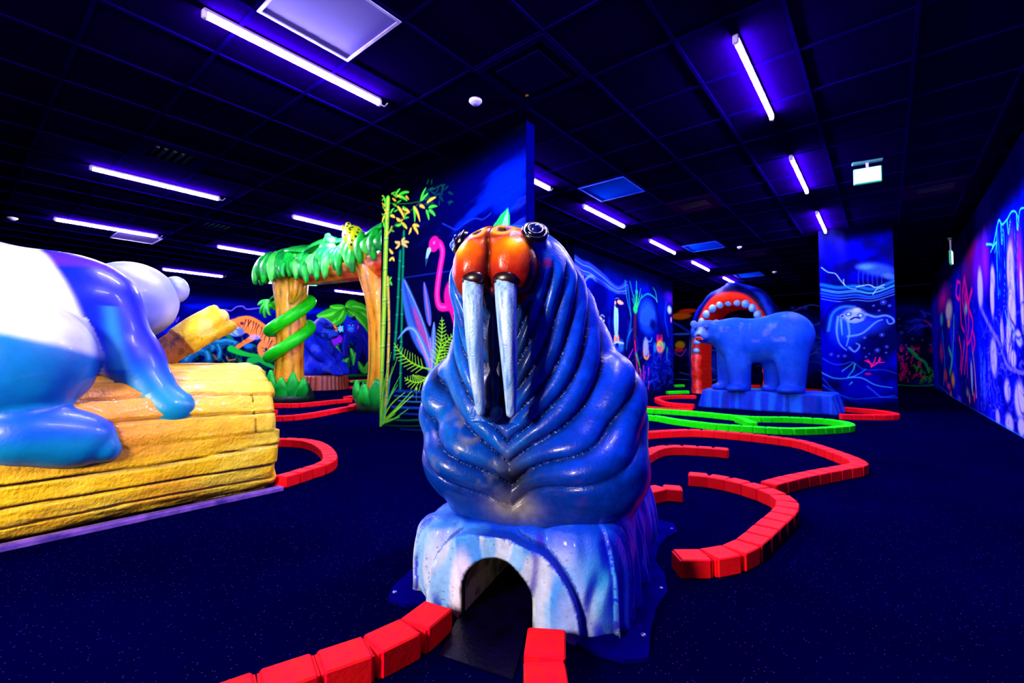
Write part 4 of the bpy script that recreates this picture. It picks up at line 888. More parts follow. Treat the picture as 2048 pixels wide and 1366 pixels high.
# tusks
M_tusk = paint('tusk_paint', .28, .5, 220, .5, .003, .5, .12)
def tusk(P, R0, name):
    P = np.array(P); n = 60; m = 40; t = np.linspace(0, 1, n); V = []; C = []
    k = np.linspace(0, 1, len(P)); c = np.stack([np.interp(t, k, P[:, i]) for i in range(3)], 1)
    for _ in range(12): c[1:-1] = (c[:-2] + c[2:] + c[1:-1]) / 3
    for i in range(n):
        r = R0 * (1 - .62 * t[i] ** 1.5) * (1 if t[i] < .975 else math.sqrt(max(1 - ((t[i] - .975) / .026) ** 2, .02)))
        for j in range(m):
            a = 2 * math.pi * j / m; g = 1 + .05 * math.sin(7 * a + 2) * (1 - t[i]) + .03 * math.sin(3 * a + 8 * t[i]) - (.06 if (j % 13 == 0) else 0)
            V.append(c[i] + np.array([math.cos(a), math.sin(a) * 1.1, 0]) * r * g)
    V = np.array(V); q = [(i * m + j, (i + 1) * m + j, (i + 1) * m + (j + 1) % m, i * m + (j + 1) % m) for i in range(n - 1) for j in range(m)]
    q = [tuple(reversed(f)) for f in q]; q.append(tuple(range((n - 1) * m, n * m)))
    s = vnoise(V * np.array([1, 1, .05]), 260); col = mix(np.tile(lin((150, 190, 238)), (len(V), 1)), lin((40, 110, 205)), step(s, .45, .8) * .7); col = mix(col, lin((205, 222, 250)), step(vnoise(V * np.array([1, 1, .08]), 190 / 2) , .6, .8) * .6)
    col = mix(col, lin((14, 40, 90)), step(V[:, 2], 1.01, 1.04) * .7)
    return put(mesh_np(name, w_xf(V), q, M_tusk, col=col), wal)
def w_at(x, y, yb): o, d = w_ray(x, y); return o + d * ((yb - o[1]) / d[1])
tusk([w_at(947, 542, -.02), w_at(946, 585, -.078), w_at(949, 670, -.088), w_at(954, 760, -.08), w_at(962, 832, -.06)], .031, 'tusk')
tusk([w_at(1010, 540, -.02), w_at(1012, 585, -.078), w_at(1016, 670, -.088), w_at(1020, 760, -.08), w_at(1022, 836, -.06)], .032, 'tusk')
for px in (947, 1010):
    c = w_at(px, 558, -.066); e = MB().ball(c, (.037, .021, .024), 20, 14)
    put(mesh_np('gum', w_xf(np.array(e.v)), e.f, plain('gum_black', (30, 6, 16), .3, .3)), wal)
# eyes: black ringed domes
M_eye = plain('eye_black', (3, 3, 30), .16, .15, (2, 2, 16), 60, .3)
for sx in (-1, 1):
    c = w_hit(*((921, 482) if sx < 0 else (1070, 464))); g = grad(walrus_f, c.astype(np.float32)[None])[0]
    nrm = np.array([-.72, -.55, .5]) if sx < 0 else np.array([.40, -.72, .58]); nrm = nrm / np.linalg.norm(nrm); c = c + nrm * .002
    a = np.cross(nrm, [0, 0, 1.0]); a /= np.linalg.norm(a); b = np.cross(nrm, a); Mx = np.stack([a, b, nrm], 1)
    e = MB()
    prof = [(.040, -.008), (.039, .004), (.034, .008), (.030, .004), (.027, .010), (.022, .013), (.016, .010)]
    V = [c + Mx @ np.array([r * math.cos(2 * math.pi * k / 28), r * math.sin(2 * math.pi * k / 28), h]) for r, h in prof for k in range(28)]
    F = [(i * 28 + k, i * 28 + (k + 1) % 28, (i + 1) * 28 + (k + 1) % 28, (i + 1) * 28 + k) for i in range(len(prof) - 1) for k in range(28)]
    lid = put(mesh_np('eye_ring', w_xf(np.array(V)), F, M_eye), wal)
    e = MB().ball(c + nrm * .004, (.019, .019, .019), 20, 14); put(mesh_np('eyeball', w_xf(np.array(e.v)), e.f, plain('eye_gloss', (20, 30, 130), .05, 1, (8, 8, 60), 40)), wal)

# ice block under the walrus, with a ball tunnel
def tunnel(p):
    x, z = p[:, 0] + .006, p[:, 2]
    arch = np.where(z < .08, np.abs(x) - .104, np.sqrt(x * x + (z - .08) ** 2 * .98) - .104)
    return arch
def ice_f(p):
    x, y, z = p.T
    t = np.clip(z / .27, 0, 1.2)
    hx = .350 - .035 * t ** 3; y0 = .0 + .03 * t ** 4; y1 = .97 - .05 * t; cy = (y0 + y1) / 2; hy = (y1 - y0) / 2
    qx, qy = np.abs(x) - hx + .09, np.abs(y - cy) - hy + .09
    d = np.sqrt(np.maximum(qx, 0) ** 2 + np.maximum(qy, 0) ** 2) + np.minimum(np.maximum(qx, qy), 0) - .09
    s = np.where(np.abs(y - cy) - hy > np.abs(x) - hx, x, y * 1.1 + 3)
    fl = vnoise(np.stack([s * 1.0, y * 0, z * .16], 1), 17) + .6 * vnoise(np.stack([s + .01 * np.sin(z * 25), y * 0 + 4, z * .25], 1), 34)
    d = d - .042 * (fl - .8) * (1 - .4 * t)
    top = z - (.262 + .03 * x / .3 + .018 * (vnoise(p, 7) - .5) + .02 * step(y, .1, .4))
    d = smax(d, top, .05)
    # raised arch lip in front
    lip = ((np.abs((x + .0) / .235)) ** 2.4 + (np.abs(z / (.245 - .1 * x))) ** 2.6) ** (1 / 2.5)
    slab = np.maximum((lip - 1) * .2, np.maximum(-.032 - .022 * (fl - .75) - y, y - .12))
    d = smin(d, slab, .008)
    return smax(np.maximum(d, -z), -tunnel(p), .004)
def ice_c(p, n):
    x, y, z = p.T
    s = np.where(np.abs(n[:, 1]) > .5, x, y * 1.1 + 3)
    a = vnoise(np.stack([s + .02 * np.sin(z * 20), y * 0 + 2, z * .25], 1), 22); b = vnoise(np.stack([s, y * 0 + 9, z * .3], 1), 11)
    c = np.tile(lin((172, 184, 222)), (len(p), 1)); c = mix(c, lin((100, 165, 236)), step(a, .42, .6) * .8); c = mix(c, lin((10, 120, 225)), step(b, .58, .66) * .9)
    c = mix(c, lin((232, 214, 240)), step(vnoise(np.stack([s, y * 0 + 14, z * .3], 1), 9), .6, .75) * .6)
    c = mix(c, lin((30, 140, 215)), step(x, .22, .33) * (n[:, 1] < -.3) * .8)
    tp = .235 - .35 * np.maximum(np.abs(x + .0) - .13, 0)
    lip = ((np.abs(x / .235)) ** 2.4 + (np.abs(z / (.245 - .1 * x))) ** 2.6) ** (1 / 2.5)
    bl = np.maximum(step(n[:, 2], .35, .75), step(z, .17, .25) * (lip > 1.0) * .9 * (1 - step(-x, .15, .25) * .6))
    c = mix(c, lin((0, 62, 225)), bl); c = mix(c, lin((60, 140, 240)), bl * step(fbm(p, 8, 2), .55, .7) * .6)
    side = np.maximum(step(n[:, 0], .3, .7), step(n[:, 1], .2, .5))  # dark blue of the unlit right side put into the paint, back too
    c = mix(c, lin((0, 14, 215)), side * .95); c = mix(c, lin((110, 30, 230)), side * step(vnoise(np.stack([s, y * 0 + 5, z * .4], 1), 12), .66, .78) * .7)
    c = mix(c, lin((0, 40, 150)), (np.abs(lip - 1.02) < .018) * (n[:, 2] < .8) * (y < .05) * .8)
    dirt = (1 - step(z, .0, .06)) * step(fbm(p, 28, 3), .42, .6); c = mix(c, lin((26, 24, 22)), dirt * .9)
    sp = vnoise(p * np.array([1, 1, 2.2]), 90); c = mix(c, lin((60, 66, 90)), step(sp, .84, .9) * .6)
    tn = 1 - step(tunnel(p), .003, .008); c = mix(c, lin((12, 12, 10)), tn)
    ins = (tunnel(p) < .003) & (y > -.02); c = mix(c, mix(np.tile(lin((165, 166, 140)), (len(p), 1)), lin((90, 92, 74)), step(fbm(p, 30, 3), .4, .7)), ins.astype(float))
    return c
M_ice = paint('ice_block_paint', .5, .1, 140, .5, .003, .2, .12)
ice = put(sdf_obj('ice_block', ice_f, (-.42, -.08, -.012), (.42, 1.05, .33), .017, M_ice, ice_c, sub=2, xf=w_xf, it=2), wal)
# slanted divider inside the tunnel and the steel ramp
mb = MB(); P = [(-.075, .02, .004), (.11, .50, .004), (.11, .50, .19), (-.03, .14, .19)]
def wpt(p): return WO + p[0] * WA + p[1] * WB + np.array([0, 0, p[2]])
f = MB(); f.add([wpt(p) for p in [(.098, .06, .0), (.0, .75, .0), (-.03, .75, .17), (.085, .08, .15)]] + [wpt(p) for p in [(.11, .06, .0), (.03, .75, .0), (.0, .75, .18), (.1, .08, .15)]], [(0, 1, 2, 3), (7, 6, 5, 4), (0, 3, 7, 4), (1, 5, 6, 2), (0, 4, 5, 1), (3, 2, 6, 7)])
put(f.build('tunnel_wall', plain('tunnel_grey', (170, 172, 146), .6, 0, (100, 102, 84), 30, .4)), ice)
fl = MB(); prof = []
for (x, y) in [(778, 1180), (800, 1200), (840, 1212)]: prof.append(on_z(x, y, 0.0)[:2])
def flange(pts, name):
    pts = [np.array(p) for p in pts]; n = len(pts); V = [(p[0], p[1], 0) for p in pts] + [(p[0], p[1], .012) for p in pts]
    m = MB(); m.add(V, [tuple(range(n, 2 * n)), tuple(reversed(range(n)))] + [(i, (i + 1) % n, n + (i + 1) % n, n + i) for i in range(n)])
    return put(m.build(name, plain('flange_blue', (2, 0, 80), .5, 0, (3, 0, 96), 12, .3, spec=.0)), ice)
def wl(x, y): return (WO + x * WA + y * WB)[:2]
rr = random.Random(4)
pts = []
for x, y in [(-.40, .03), (-.37, -.035), (-.30, -.045), (-.25, -.01), (-.13, .02), (.12, .02), (.25, -.05), (.35, -.06), (.405, -.03), (.40, .10), (.405, .22), (.43, .33), (.415, .45), (.375, .55), (.375, .68), (.40, .80), (.44, .88), (.42, .98), (.38, .99), (.30, 1.04), (-.3, 1.04), (-.42, .9), (-.40, .5), (-.42, .2)]:
    pts.append(wl(x, y))
flange(pts, 'base_plate')
for x, y in [(.385, .06), (.41, .34), (.415, .90), (-.37, .0)]:
    q = wl(x, y); put(MB().lathe((q[0], q[1], .012), [(.008, 0), (.008, .003), (.004, .005)], 10).build('bolt', plain('bolt', (120, 110, 230), .25, 0, metal=.8), smooth=True), ice)
a, b, c_, d_ = [on_z(*p, 0.0)[:2] for p in [(928, 1222), (1062, 1240), (1025, 1362), (878, 1312)]]
mb = MB(); mb.add([(a[0], a[1], .016), (b[0], b[1], .016), (c_[0], c_[1], .004), (d_[0], d_[1], .004), (a[0], a[1], 0), (b[0], b[1], 0), (c_[0], c_[1], 0), (d_[0], d_[1], 0)],
    [(3, 2, 1, 0), (4, 5, 6, 7), (0, 1, 5, 4), (1, 2, 6, 5), (2, 3, 7, 6), (3, 0, 4, 7)])
e_, g_ = wl(-.112, .55), wl(.10, .55)
mb.add([(a[0], a[1], .0155), (b[0], b[1], .0155), (g_[0], g_[1], .0155), (e_[0], e_[1], .0155)], [(0, 1, 2, 3)])
tag(mb.build('ramp_plate', plain('ramp_dark', (2, 0, 18), .3, 0, (4, 0, 34), 25, .35, .004, spec=.12)), 'dark glossy ramp plate leading into the tunnel mouth between red bricks', 'ramp')

# ================================================================== PANDA ON THE LOG
PR_ = [('white', lambda p: ell(p, (-3.28, -.02, .95), (.42, .60, .37))),
       ('blue', lambda p: ell(p, (-3.12, .40, 1.02), (.27, .24, .24))),
       ('blue', lambda p: cone(p, (-3.02, .47, 1.0), (-2.95, .59, .74), .165, .135)),
       ('blue', lambda p: cone(p, (-2.95, .59, .74), (-2.85, .68, .56), .135, .105)),
       ('blue', lambda p: ell(p, (-2.80, .735, .50), (.10, .11, .095))),
       ('head', lambda p: ell(p, (-3.36, .66, 1.08), (.26, .235, .225))),
       ('thigh', lambda p: ell(p, (-2.86, .19, .735), (.22, .27, .27))),
       ('shin', lambda p: ell(p, (-2.80, .24, .43), (.16, .20, .14))),
       ('foot', lambda p: ell(p, (-2.755, .37, .395), (.115, .15, .125))),
       ('foot', lambda p: ell(p, (-2.75, .47, .345), (.085, .065, .065))),
       ('blue', lambda p: cone(p, (-3.5, .45, 1.0), (-3.5, .65, .75), .13, .11))]
KS = [0, .14, .10, .05, .04, .03, .035, .045, .05, .025, .06]
def panda_f(p):
    d = PR_[0][1](p)
    for (nm, f), k in zip(PR_[1:], KS[1:]): d = smin(d, f(p), k)
    for q in ((-2.695, .80, .47), (-2.735, .835, .455)): pass
    return d + .003 * (fbm(p, 7, 2) - .5)
def panda_c(p, n):
    x, y, z = p.T; D = np.stack([f(p) for _, f in PR_], 1); k = D.argmin(1)
    W = lin((228, 232, 255)); WB_ = lin((120, 150, 250)); B = lin((0, 30, 215)); T = lin((0, 135, 180)); DB = lin((0, 0, 70))
    nz = fbm(p, 3, 3)
    c = np.tile(W, (len(p), 1)); c = mix(c, WB_, step(nz, .45, .7) * .6); c = mix(c, T, 1 - step(z, .60, .68))
    bl = mix(np.tile(B, (len(p), 1)), T, step(-z, -.82, -.55) + step(nz, .55, .75) * .3); bl = mix(bl, lin((110, 40, 210)), step(fbm(p, 5, 2), .62, .72) * (z > 1.1) * .5)
    bl = mix(bl, lin((60, 190, 220)), np.exp(-((y - .49 - (1 - z) * .12) / .03) ** 2) * (z < 1.0) * (z > .7) * .5)
    edge = y - (.275 + (1.30 - z) * .36 + .03 * (nz - .5))
    c = mix(c, bl, step(edge, -.02, .02))
    isb = np.isin(k, [1, 2, 3, 4, 10]); c = mix(c, bl, isb * step(edge, -.03, .01))
    hc = mix(np.tile(lin((215, 225, 255)), (len(p), 1)), lin((70, 110, 240)), step(nz, .45, .7) * .6 + step(-z, -1.0, -.9) * .6)
    c = np.where((k == 5)[:, None], hc, c)
    th = mix(np.tile(lin((0, 118, 190)), (len(p), 1)), lin((0, 80, 200)), step(nz, .4, .7)); th = mix(th, lin((0, 155, 195)), step(fbm(p, 4, 2), .5, .7) * .6)
    tw = step(z + .32 * (y - .1) + .05 * (nz - .5), .845, .885); tw = tw * (1 - step(z + .9 * (y - .1), 1.20, 1.25))
    th = mix(th, lin((215, 228, 255)), tw); th = mix(th, lin((0, 20, 140)), step(y, .40, .45) * .8)
    c = np.where((k == 6)[:, None], th, c)
    ft = mix(np.tile(lin((0, 130, 190)), (len(p), 1)), lin((0, 85, 205)), step(z, .38, .46)); ft = mix(ft, lin((0, 90, 90)), 1 - step(z, .27, .33))
    c = np.where((k >= 7)[:, None] & (k <= 9)[:, None], ft, c)
    return c
M_pan = paint('panda_paint', .38, .2, 60, .25, .004, .5, .08)
pan = thing('panda_sculpture', 'glossy white and blue panda sculpture seen from behind, on a big yellow log', 'sculpture', (-3.1, .3, .6))
put(sdf_obj('body', panda_f, (-3.75, -.66, .2), (-2.5, 1.0, 1.4), .03, M_pan, panda_c, sub=2), pan)
for c in ((-3.30, .865, 1.165), (-3.62, .75, 1.22)):
    e = MB().ball(c, (.078, .07, .08), 24, 16); put(mesh_np('ear', np.array(e.v), e.f, plain('ear_white', (205, 215, 255), .35, .4, (150, 175, 250), 6)), pan)
# yellow log
LR = .375; LC = (-3.075, .352)
def log_shape():
    m, n = 260, 200; V = []; C = []
    a = np.linspace(0, 2 * np.pi, m, endpoint=False); ys = np.concatenate([np.linspace(-.9, 1.19, n - 6), [1.205, 1.215, 1.222, 1.225, 1.225, 1.225]])
    A, Yv = np.meshgrid(a, ys)
    st = A / (2 * np.pi) * 22 + .5 * (vnoise(np.stack([A.ravel() * 2, Yv.ravel() * 1.6, A.ravel() * 0], 1), 1).reshape(A.shape) - .5)
    fr = np.abs((st % 1) - .5) * 2; idx = np.floor(st)
    groove = np.clip((fr - .86) / .14, 0, 1)
    off = vnoise(np.stack([idx.ravel() * 3.7, Yv.ravel() * .9, A.ravel() * 0], 1), 1).reshape(A.shape)
    rough = fbm(np.stack([A.ravel() * 6, Yv.ravel() * 5, A.ravel() * 0], 1), 1.5, 3).reshape(A.shape)
    r = LR + .018 * (off - .5) - .026 * groove + .012 * (rough - .5)
    end = np.array([1.0] * (n - 6) + [.99, .975, .95, .9, .5, .02])[:, None]
    r = r * end; yy = Yv + .03 * (vnoise(np.stack([idx.ravel() * 2.1, A.ravel() * 0, A.ravel() * 0], 1), 1).reshape(A.shape) - .5) * (Yv > 1.1) * 1.5
    sx = 1.0; X = LC[0] + r * np.cos(A) * sx; Z = LC[1] + r * np.sin(A)
    X = np.where(np.sin(A) < 0, LC[0] + np.sign(np.cos(A)) * np.abs(np.cos(A)) ** .3 * r, X); Z = np.maximum(Z, .012)
    V = np.stack([X.ravel(), yy.ravel(), Z.ravel()], 1)
    i = np.arange(n * m).reshape(n, m); j = np.roll(i, -1, 1)
    q = np.stack([i[:-1].ravel(), i[1:].ravel(), j[1:].ravel(), j[:-1].ravel()], 1)
    c = np.tile(lin((255, 205, 14)), (n * m, 1)); nn = fbm(V, 5, 3)
    c = mix(c, lin((255, 225, 60)), step(nn, .5, .68) * .7); c = mix(c, lin((235, 150, 20)), step(fbm(V * np.array([1, .5, 1]), 6, 3), .56, .72) * .5)
    brown_patch = np.exp(-((V[:, 1] - .45) / .33) ** 2) * step(V[:, 2], .22, .34) * (1 - step(V[:, 2], .6, .72)); c = mix(c, lin((215, 120, 40)), brown_patch * .8); c = mix(c, lin((220, 140, 120)), brown_patch * step(nn, .5, .6) * .5)  # orange-brown patch on the log face by the panda's limbs
    c = mix(c, lin((70, 46, 8)), groove.ravel() * step(vnoise(V, 7), .3, .55) * .9); c = mix(c, lin((30, 24, 8)), groove.ravel() * step(vnoise(V * np.array([1, .4, 1]), 9), .55, .7))
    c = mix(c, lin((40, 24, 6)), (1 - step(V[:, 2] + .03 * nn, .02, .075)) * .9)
    return V, q[:, ::-1], c
V, q, c = log_shape()
log = pan
M_log = paint('log_paint', .45, .2, 70, .7, .008, .5, .14)
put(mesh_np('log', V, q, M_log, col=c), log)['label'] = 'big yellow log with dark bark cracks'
def branch():
    P = np.array([(-3.14, .66, .66), (-3.12, .80, .80), (-3.10, .93, .91), (-3.10, 1.07, 1.0)]); R0 = [.085, .085, .092, .098]
    n, m = 50, 48; t = np.linspace(0, 1, n); c = np.stack([np.interp(t, np.linspace(0, 1, 4), P[:, i]) for i in range(3)], 1); r = np.interp(t, np.linspace(0, 1, 4), R0)
    d = P[-1] - P[0]; d /= np.linalg.norm(d); a = np.cross(d, [0, 0, 1]); a /= np.linalg.norm(a); b = np.cross(a, d); V = []; C = []
    r[-3:] *= [.93, .8, .02]
    for i in range(n):
        for j in range(m):
            an = 2 * math.pi * j / m; lob = abs(math.sin(an * 2.5 + .6)); g = .90 + .14 * lob ** .6 if t[i] > .45 else .88 + .06 * lob
            ext = .02 * lob if i >= n - 3 else 0
            V.append(c[i] + (a * math.cos(an) + b * math.sin(an)) * r[i] * g + d * (ext * (i < n - 1)))
            C.append(lin((252, 205, 20)) if t[i] > .48 else lin((170, 96, 24)))  # brown lower part is shadow put into the colour, ending sharply mid-branch
    V = np.array(V); C = np.array(C); nn = fbm(V, 16, 3); C = mix(C, lin((255, 235, 110)), step(nn, .5, .65) * (V[:, 2] > .88) * .8); C = mix(C, lin((60, 34, 10)), step(fbm(V, 24, 2), .58, .68) * (V[:, 2] < .87) * .7)
    q = [(i * m + j, i * m + (j + 1) % m, (i + 1) * m + (j + 1) % m, (i + 1) * m + j) for i in range(n - 1) for j in range(m)]
    return V, q, C
V, q, c = branch(); put(mesh_np('branch', V, q, M_log, col=c), log)
mb = MB().box((-2.69, .16, .014), (.05, 2.16, .028), bev=.006); put(mb.build('edge_rail', plain('rail_violet', (120, 80, 190), .25, .5, (60, 40, 140), 14, .4)), log)
# ================================================================== POLAR BEAR
BY = 7.72
BP = [lambda p: ell(p, (-1.42, BY, 1.03), (.58, .30, .34)), lambda p: ell(p, (-1.12, BY, 1.10), (.36, .30, .34)), lambda p: ell(p, (-1.80, BY, 1.08), (.30, .27, .29)),
      lambda p: cone(p, (-1.74, BY - .13, .95), (-1.70, BY - .15, .34), .20, .135), lambda p: cone(p, (-1.92, BY + .13, .95), (-1.97, BY + .12, .34), .19, .12),
      lambda p: cone(p, (-1.04, BY - .13, .98), (-1.02, BY - .15, .34), .24, .15), lambda p: cone(p, (-1.28, BY + .14, .95), (-1.30, BY + .14, .34), .20, .13),
      lambda p: cone(p, (-1.85, BY, 1.12), (-2.12, BY - .14, 1.17), .22, .18), lambda p: ell(p, (-2.20, BY - .20, 1.18), (.20, .19, .17)),
      lambda p: ell(p, (-2.20, BY - .38, 1.10), (.105, .12, .085)), lambda p: ell(p, (-1.73, BY - .22, .31), (.15, .18, .07)), lambda p: ell(p, (-1.06, BY - .22, .31), (.16, .18, .07)),
      lambda p: ell(p, (-2.04, BY + .05, .31), (.13, .15, .06)), lambda p: ell(p, (-1.34, BY + .08, .31), (.13, .15, .06))]
BK = [0, .12, .12, .09, .08, .09, .08, .12, .06, .05, .06, .06, .05, .05]
def bear_f(p):
    d = BP[0](p)
    for f, k in zip(BP[1:], BK[1:]): d = smin(d, f(p), k)
    for sx in (-1, 1): d = smax(d, -ell(p, (-2.20 + sx * .085, BY - .365, 1.215), (.035, .03, .02)), .015)
    d = d + .012 * np.exp(-((p[:, 0] + 1.58) / .03) ** 2) * (p[:, 2] > .7) * (p[:, 2] < 1.3)
    return smax(d + .012 * (fbm(p, 5, 2) - .5), .275 - p[:, 2], .01)
def bear_c(p, n):
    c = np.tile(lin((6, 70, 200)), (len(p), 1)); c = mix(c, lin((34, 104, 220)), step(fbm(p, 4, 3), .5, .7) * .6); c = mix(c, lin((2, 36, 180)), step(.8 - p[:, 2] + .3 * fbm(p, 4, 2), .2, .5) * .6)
    c = mix(c, lin((90, 110, 210)), step(fbm(p, 9, 3), .6, .72) * (p[:, 2] > 1.0) * .5)
    mu = np.exp(-((p[:, 0] + 2.2) / .04) ** 2) * (p[:, 1] < BY - .3) * (p[:, 2] > 1.12) * (p[:, 2] < 1.24); c = mix(c, lin((140, 170, 235)), mu * .8)
    return c
M_bear = paint('bear_paint', .55, 0, 50, .4, .004, .08, .15)
bear = thing('polar_bear_sculpture', 'blue polar bear sculpture standing on a low fluted ice plinth', 'sculpture', (-1.4, BY, 0))
put(sdf_obj('body', bear_f, (-2.5, BY - .56, .25), (-.6, BY + .42, 1.52), .035, M_bear, bear_c, sub=1), bear)
def bl(v, f, nm, mat): return put(mesh_np(nm, np.array(v), f, mat), bear)
for sx in (-1, 1):
    e = MB().ball((-2.20 + sx * .17, BY - .17, 1.31), (.055, .035, .055), 14, 10); bl(e.v, e.f, 'ear', plain('bear_ear', (60, 120, 235), .5))
    e = MB().ball((-2.20 + sx * .082, BY - .365, 1.205), .018, 10, 8); bl(e.v, e.f, 'eye', plain('bear_eye', (5, 5, 40), .15, .6))
    e = MB().box((-2.20 + sx * .085, BY - .385, 1.24), (.09, .02, .016), bev=.005); bl(e.v, e.f, 'brow', plain('bear_brow', (10, 30, 150), .5))
e = MB().ball((-2.20, BY - .50, 1.115), (.035, .02, .022), 12, 8); bl(e.v, e.f, 'nose', plain('bear_nose', (14, 6, 30), .3))
e = MB(); e.tube([(-2.255, BY - .48, 1.045), (-2.235, BY - .497, 1.07), (-2.2, BY - .502, 1.078), (-2.165, BY - .497, 1.07), (-2.145, BY - .48, 1.045)], .013, 8); e.ball((-2.2, BY - .475, 1.055), (.045, .02, .025), 12, 8); bl(e.v, e.f, 'mouth', plain('bear_mouth', (190, 50, 40), .4))
def plinth_f(p):
    x, y, z = p.T; t = np.clip(z / .27, 0, 1)
    hx = .93 - .07 * t; hy = .40 - .05 * t; qx, qy = np.abs(x + 1.39) - hx + .1, np.abs(y - 7.80) - hy + .1
    d = np.sqrt(np.maximum(qx, 0) ** 2 + np.maximum(qy, 0) ** 2) + np.minimum(np.maximum(qx, qy), 0) - .1
    s = np.where(qy > qx, x, y + 5); d = d - .05 * (vnoise(np.stack([s, x * 0, z * .1], 1), 12) - .5)
    return smax(smax(d, z - .275 - .03 * (vnoise(p, 5) - .5), .03), -z, .001)
def plinth_c(p, n):
    s = np.where(np.abs(n[:, 1]) > .5, p[:, 0], p[:, 1] + 5)
    c = np.tile(lin((0, 46, 190)), (len(p), 1)); c = mix(c, lin((6, 88, 215)), step(vnoise(np.stack([s, s * 0, p[:, 2] * .08], 1), 18), .45, .75)); c = mix(c, lin((0, 26, 150)), step(vnoise(np.stack([s, s * 0 + 6, p[:, 2] * .08], 1), 13), .6, .75) * .8)
    return c
pl_ = bear
put(sdf_obj('ice_plinth', plinth_f, (-2.45, 7.3, -.04), (-.35, 8.3, .34), .03, M_bear, plinth_c, sub=1), pl_)

# ================================================================== SHARK MOUTH ARCH
SY = 10.6
shark = thing('shark_mouth_arch', 'dark blue shark head arch with open red mouth and round pale teeth behind the bear', 'sculpture', (-2.5, SY, 0))
def sh_path(off=0.0):
    # centre line of the mouth rim from left foot to right foot in (x, z)
    P = [(-3.28, 0), (-3.30, .5), (-3.30, 1.0), (-3.24, 1.45), (-3.08, 1.78), (-2.82, 1.98), (-2.5, 2.06), (-2.18, 2.0), (-1.95, 1.82), (-1.82, 1.5), (-1.76, 1.0), (-1.74, .5), (-1.76, 0)]
    P = np.array(P, float); t = np.linspace(0, len(P) - 1, 60); k = np.arange(len(P)); c = np.stack([np.interp(t, k, P[:, i]) for i in range(2)], 1)
    for _ in range(4): c[1:-1] = (c[:-2] + 2 * c[1:-1] + c[2:]) / 4
    tg = np.gradient(c, axis=0); tg /= np.linalg.norm(tg, axis=1)[:, None]; nm = np.stack([-tg[:, 1], tg[:, 0]], 1)
    return c + nm * off, tg, nm
def shark_f(p):
    x, y, z = p.T; q = np.stack([x, z], 1)
    c, tg, nm = sh_path(); d2 = np.full(len(p), 9.0, np.float32); side = np.zeros(len(p), np.float32)
    for i in range(0, 60, 1):
        r = q - c[i].astype(np.float32); dd = (r ** 2).sum(1); m = dd < d2; d2 = np.where(m, dd, d2); side = np.where(m, r @ nm[i].astype(np.float32), side)
    d2 = np.sqrt(d2)
    # arch body: thick outwards, swept backwards
    nose = np.exp(-((x + 2.5) / .45) ** 2) * (z > 1.5)
    rad = .20 + .10 * step(z, 1.2, 2.0)
    yc = y - SY - .35
    arch = np.sqrt(np.maximum(np.abs(d2) - .02, 0) ** 2 * 1.6 + np.maximum(np.abs(yc) - .35, 0) ** 2 * 1.0) - rad * .75
    d = arch
    d = smin(d, ell(p, (-2.50, SY + .30, 2.05), (.62, .65, .30)), .15)
    d = smin(d, cone(p, (-2.50, SY + .2, 2.15), (-2.48, SY - .25, 2.26), .22, .10), .18)
    # opening
    inner = np.where(side < 0, -1.0, 1.0) * d2
    op = -(d2 * (side < 0) - d2 * (side >= 0))
    ins = np.where(side < -.06, d2 - .06, -.1)
    dome = ((np.abs((x + 2.52) / .64)) ** 2.6 + (np.abs(np.minimum(2.6, z) / 1.86)) ** 3.2) ** (1 / 2.8) - 1
    d = smax(d, -(dome * .6), .04)
    return smax(d, z * 0 + .0 - z, .001)
def shark_c(p, n):
    c = np.tile(lin((0, 20, 190)), (len(p), 1)); c = mix(c, lin((20, 70, 235)), step(fbm(p, 3, 3), .5, .7) * .7 + step(p[:, 2], 2.1, 2.4) * .4); c = mix(c, lin((0, 0, 80)), step(vnoise(p * np.array([1, .3, 1]), 7), .55, .75) * .6)
    x, y, z = p.T; dm = ((np.abs((x + 2.52) / .64)) ** 2.6 + (np.abs(np.minimum(2.6, z) / 1.86)) ** 3.2) ** (1 / 2.8) - 1
    return mix(mix(c, lin((0, 0, 60)), 1 - step(dm, .24, .30)), lin((255, 40, 10)), 1 - step(dm, .15, .19))
put(sdf_obj('head', shark_f, (-3.75, SY - .55, -.05), (-1.3, SY + 1.1, 2.55), .05, M_bear, shark_c, sub=1), shark)
M_gum = plain('gum_red', (255, 45, 10), .35, .4, (190, 16, 8), 9, .5, .01); M_tooth = plain('tooth_pale', (70, 140, 235), .3, .4, (120, 180, 245), 8)
c, tg, nm = sh_path()
inn = []
for i in range(60):
    ctr = np.array([-2.52, 1.0]); v = ctr - c[i]; v[1] = v[1] * (c[i][1] > 1.2) * .7; v /= np.linalg.norm(v) + 1e-9; inn.append(c[i] + v * .07)
inn = np.array(inn)
put(MB().tube([(a[0], SY - .16 - .02 * math.sin(i * 1.4), a[1]) for i, a in enumerate(inn)], [.085 + .018 * math.sin(i * 1.9) * (a[1] < 1) + .03 * (a[1] < .9) for i, a in enumerate(inn)], 12).build('gum', M_gum, None, True), shark)
put(MB().tube([(c[i][0] - nm[i][0] * -.05, SY - .10, c[i][1] + nm[i][1] * .05) for i in range(60)], .06, 10).build('lip', plain('lip_dark', (0, 4, 70), .35, .3), None, True), shark)
idxs = [9, 11, 13, 17, 20, 23, 26, 29, 32, 35, 38, 41, 44]
for i in idxs:
    a = inn[i]; v = np.array([-2.52, 1.3]) - a; v /= np.linalg.norm(v); q = a + v * .03
    e = MB().ball((q[0], SY - .25, q[1]), (.075, .07, .09 if a[1] > 1.2 else .06), 14, 10); put(mesh_np('tooth', np.array(e.v), e.f, M_tooth), shark)

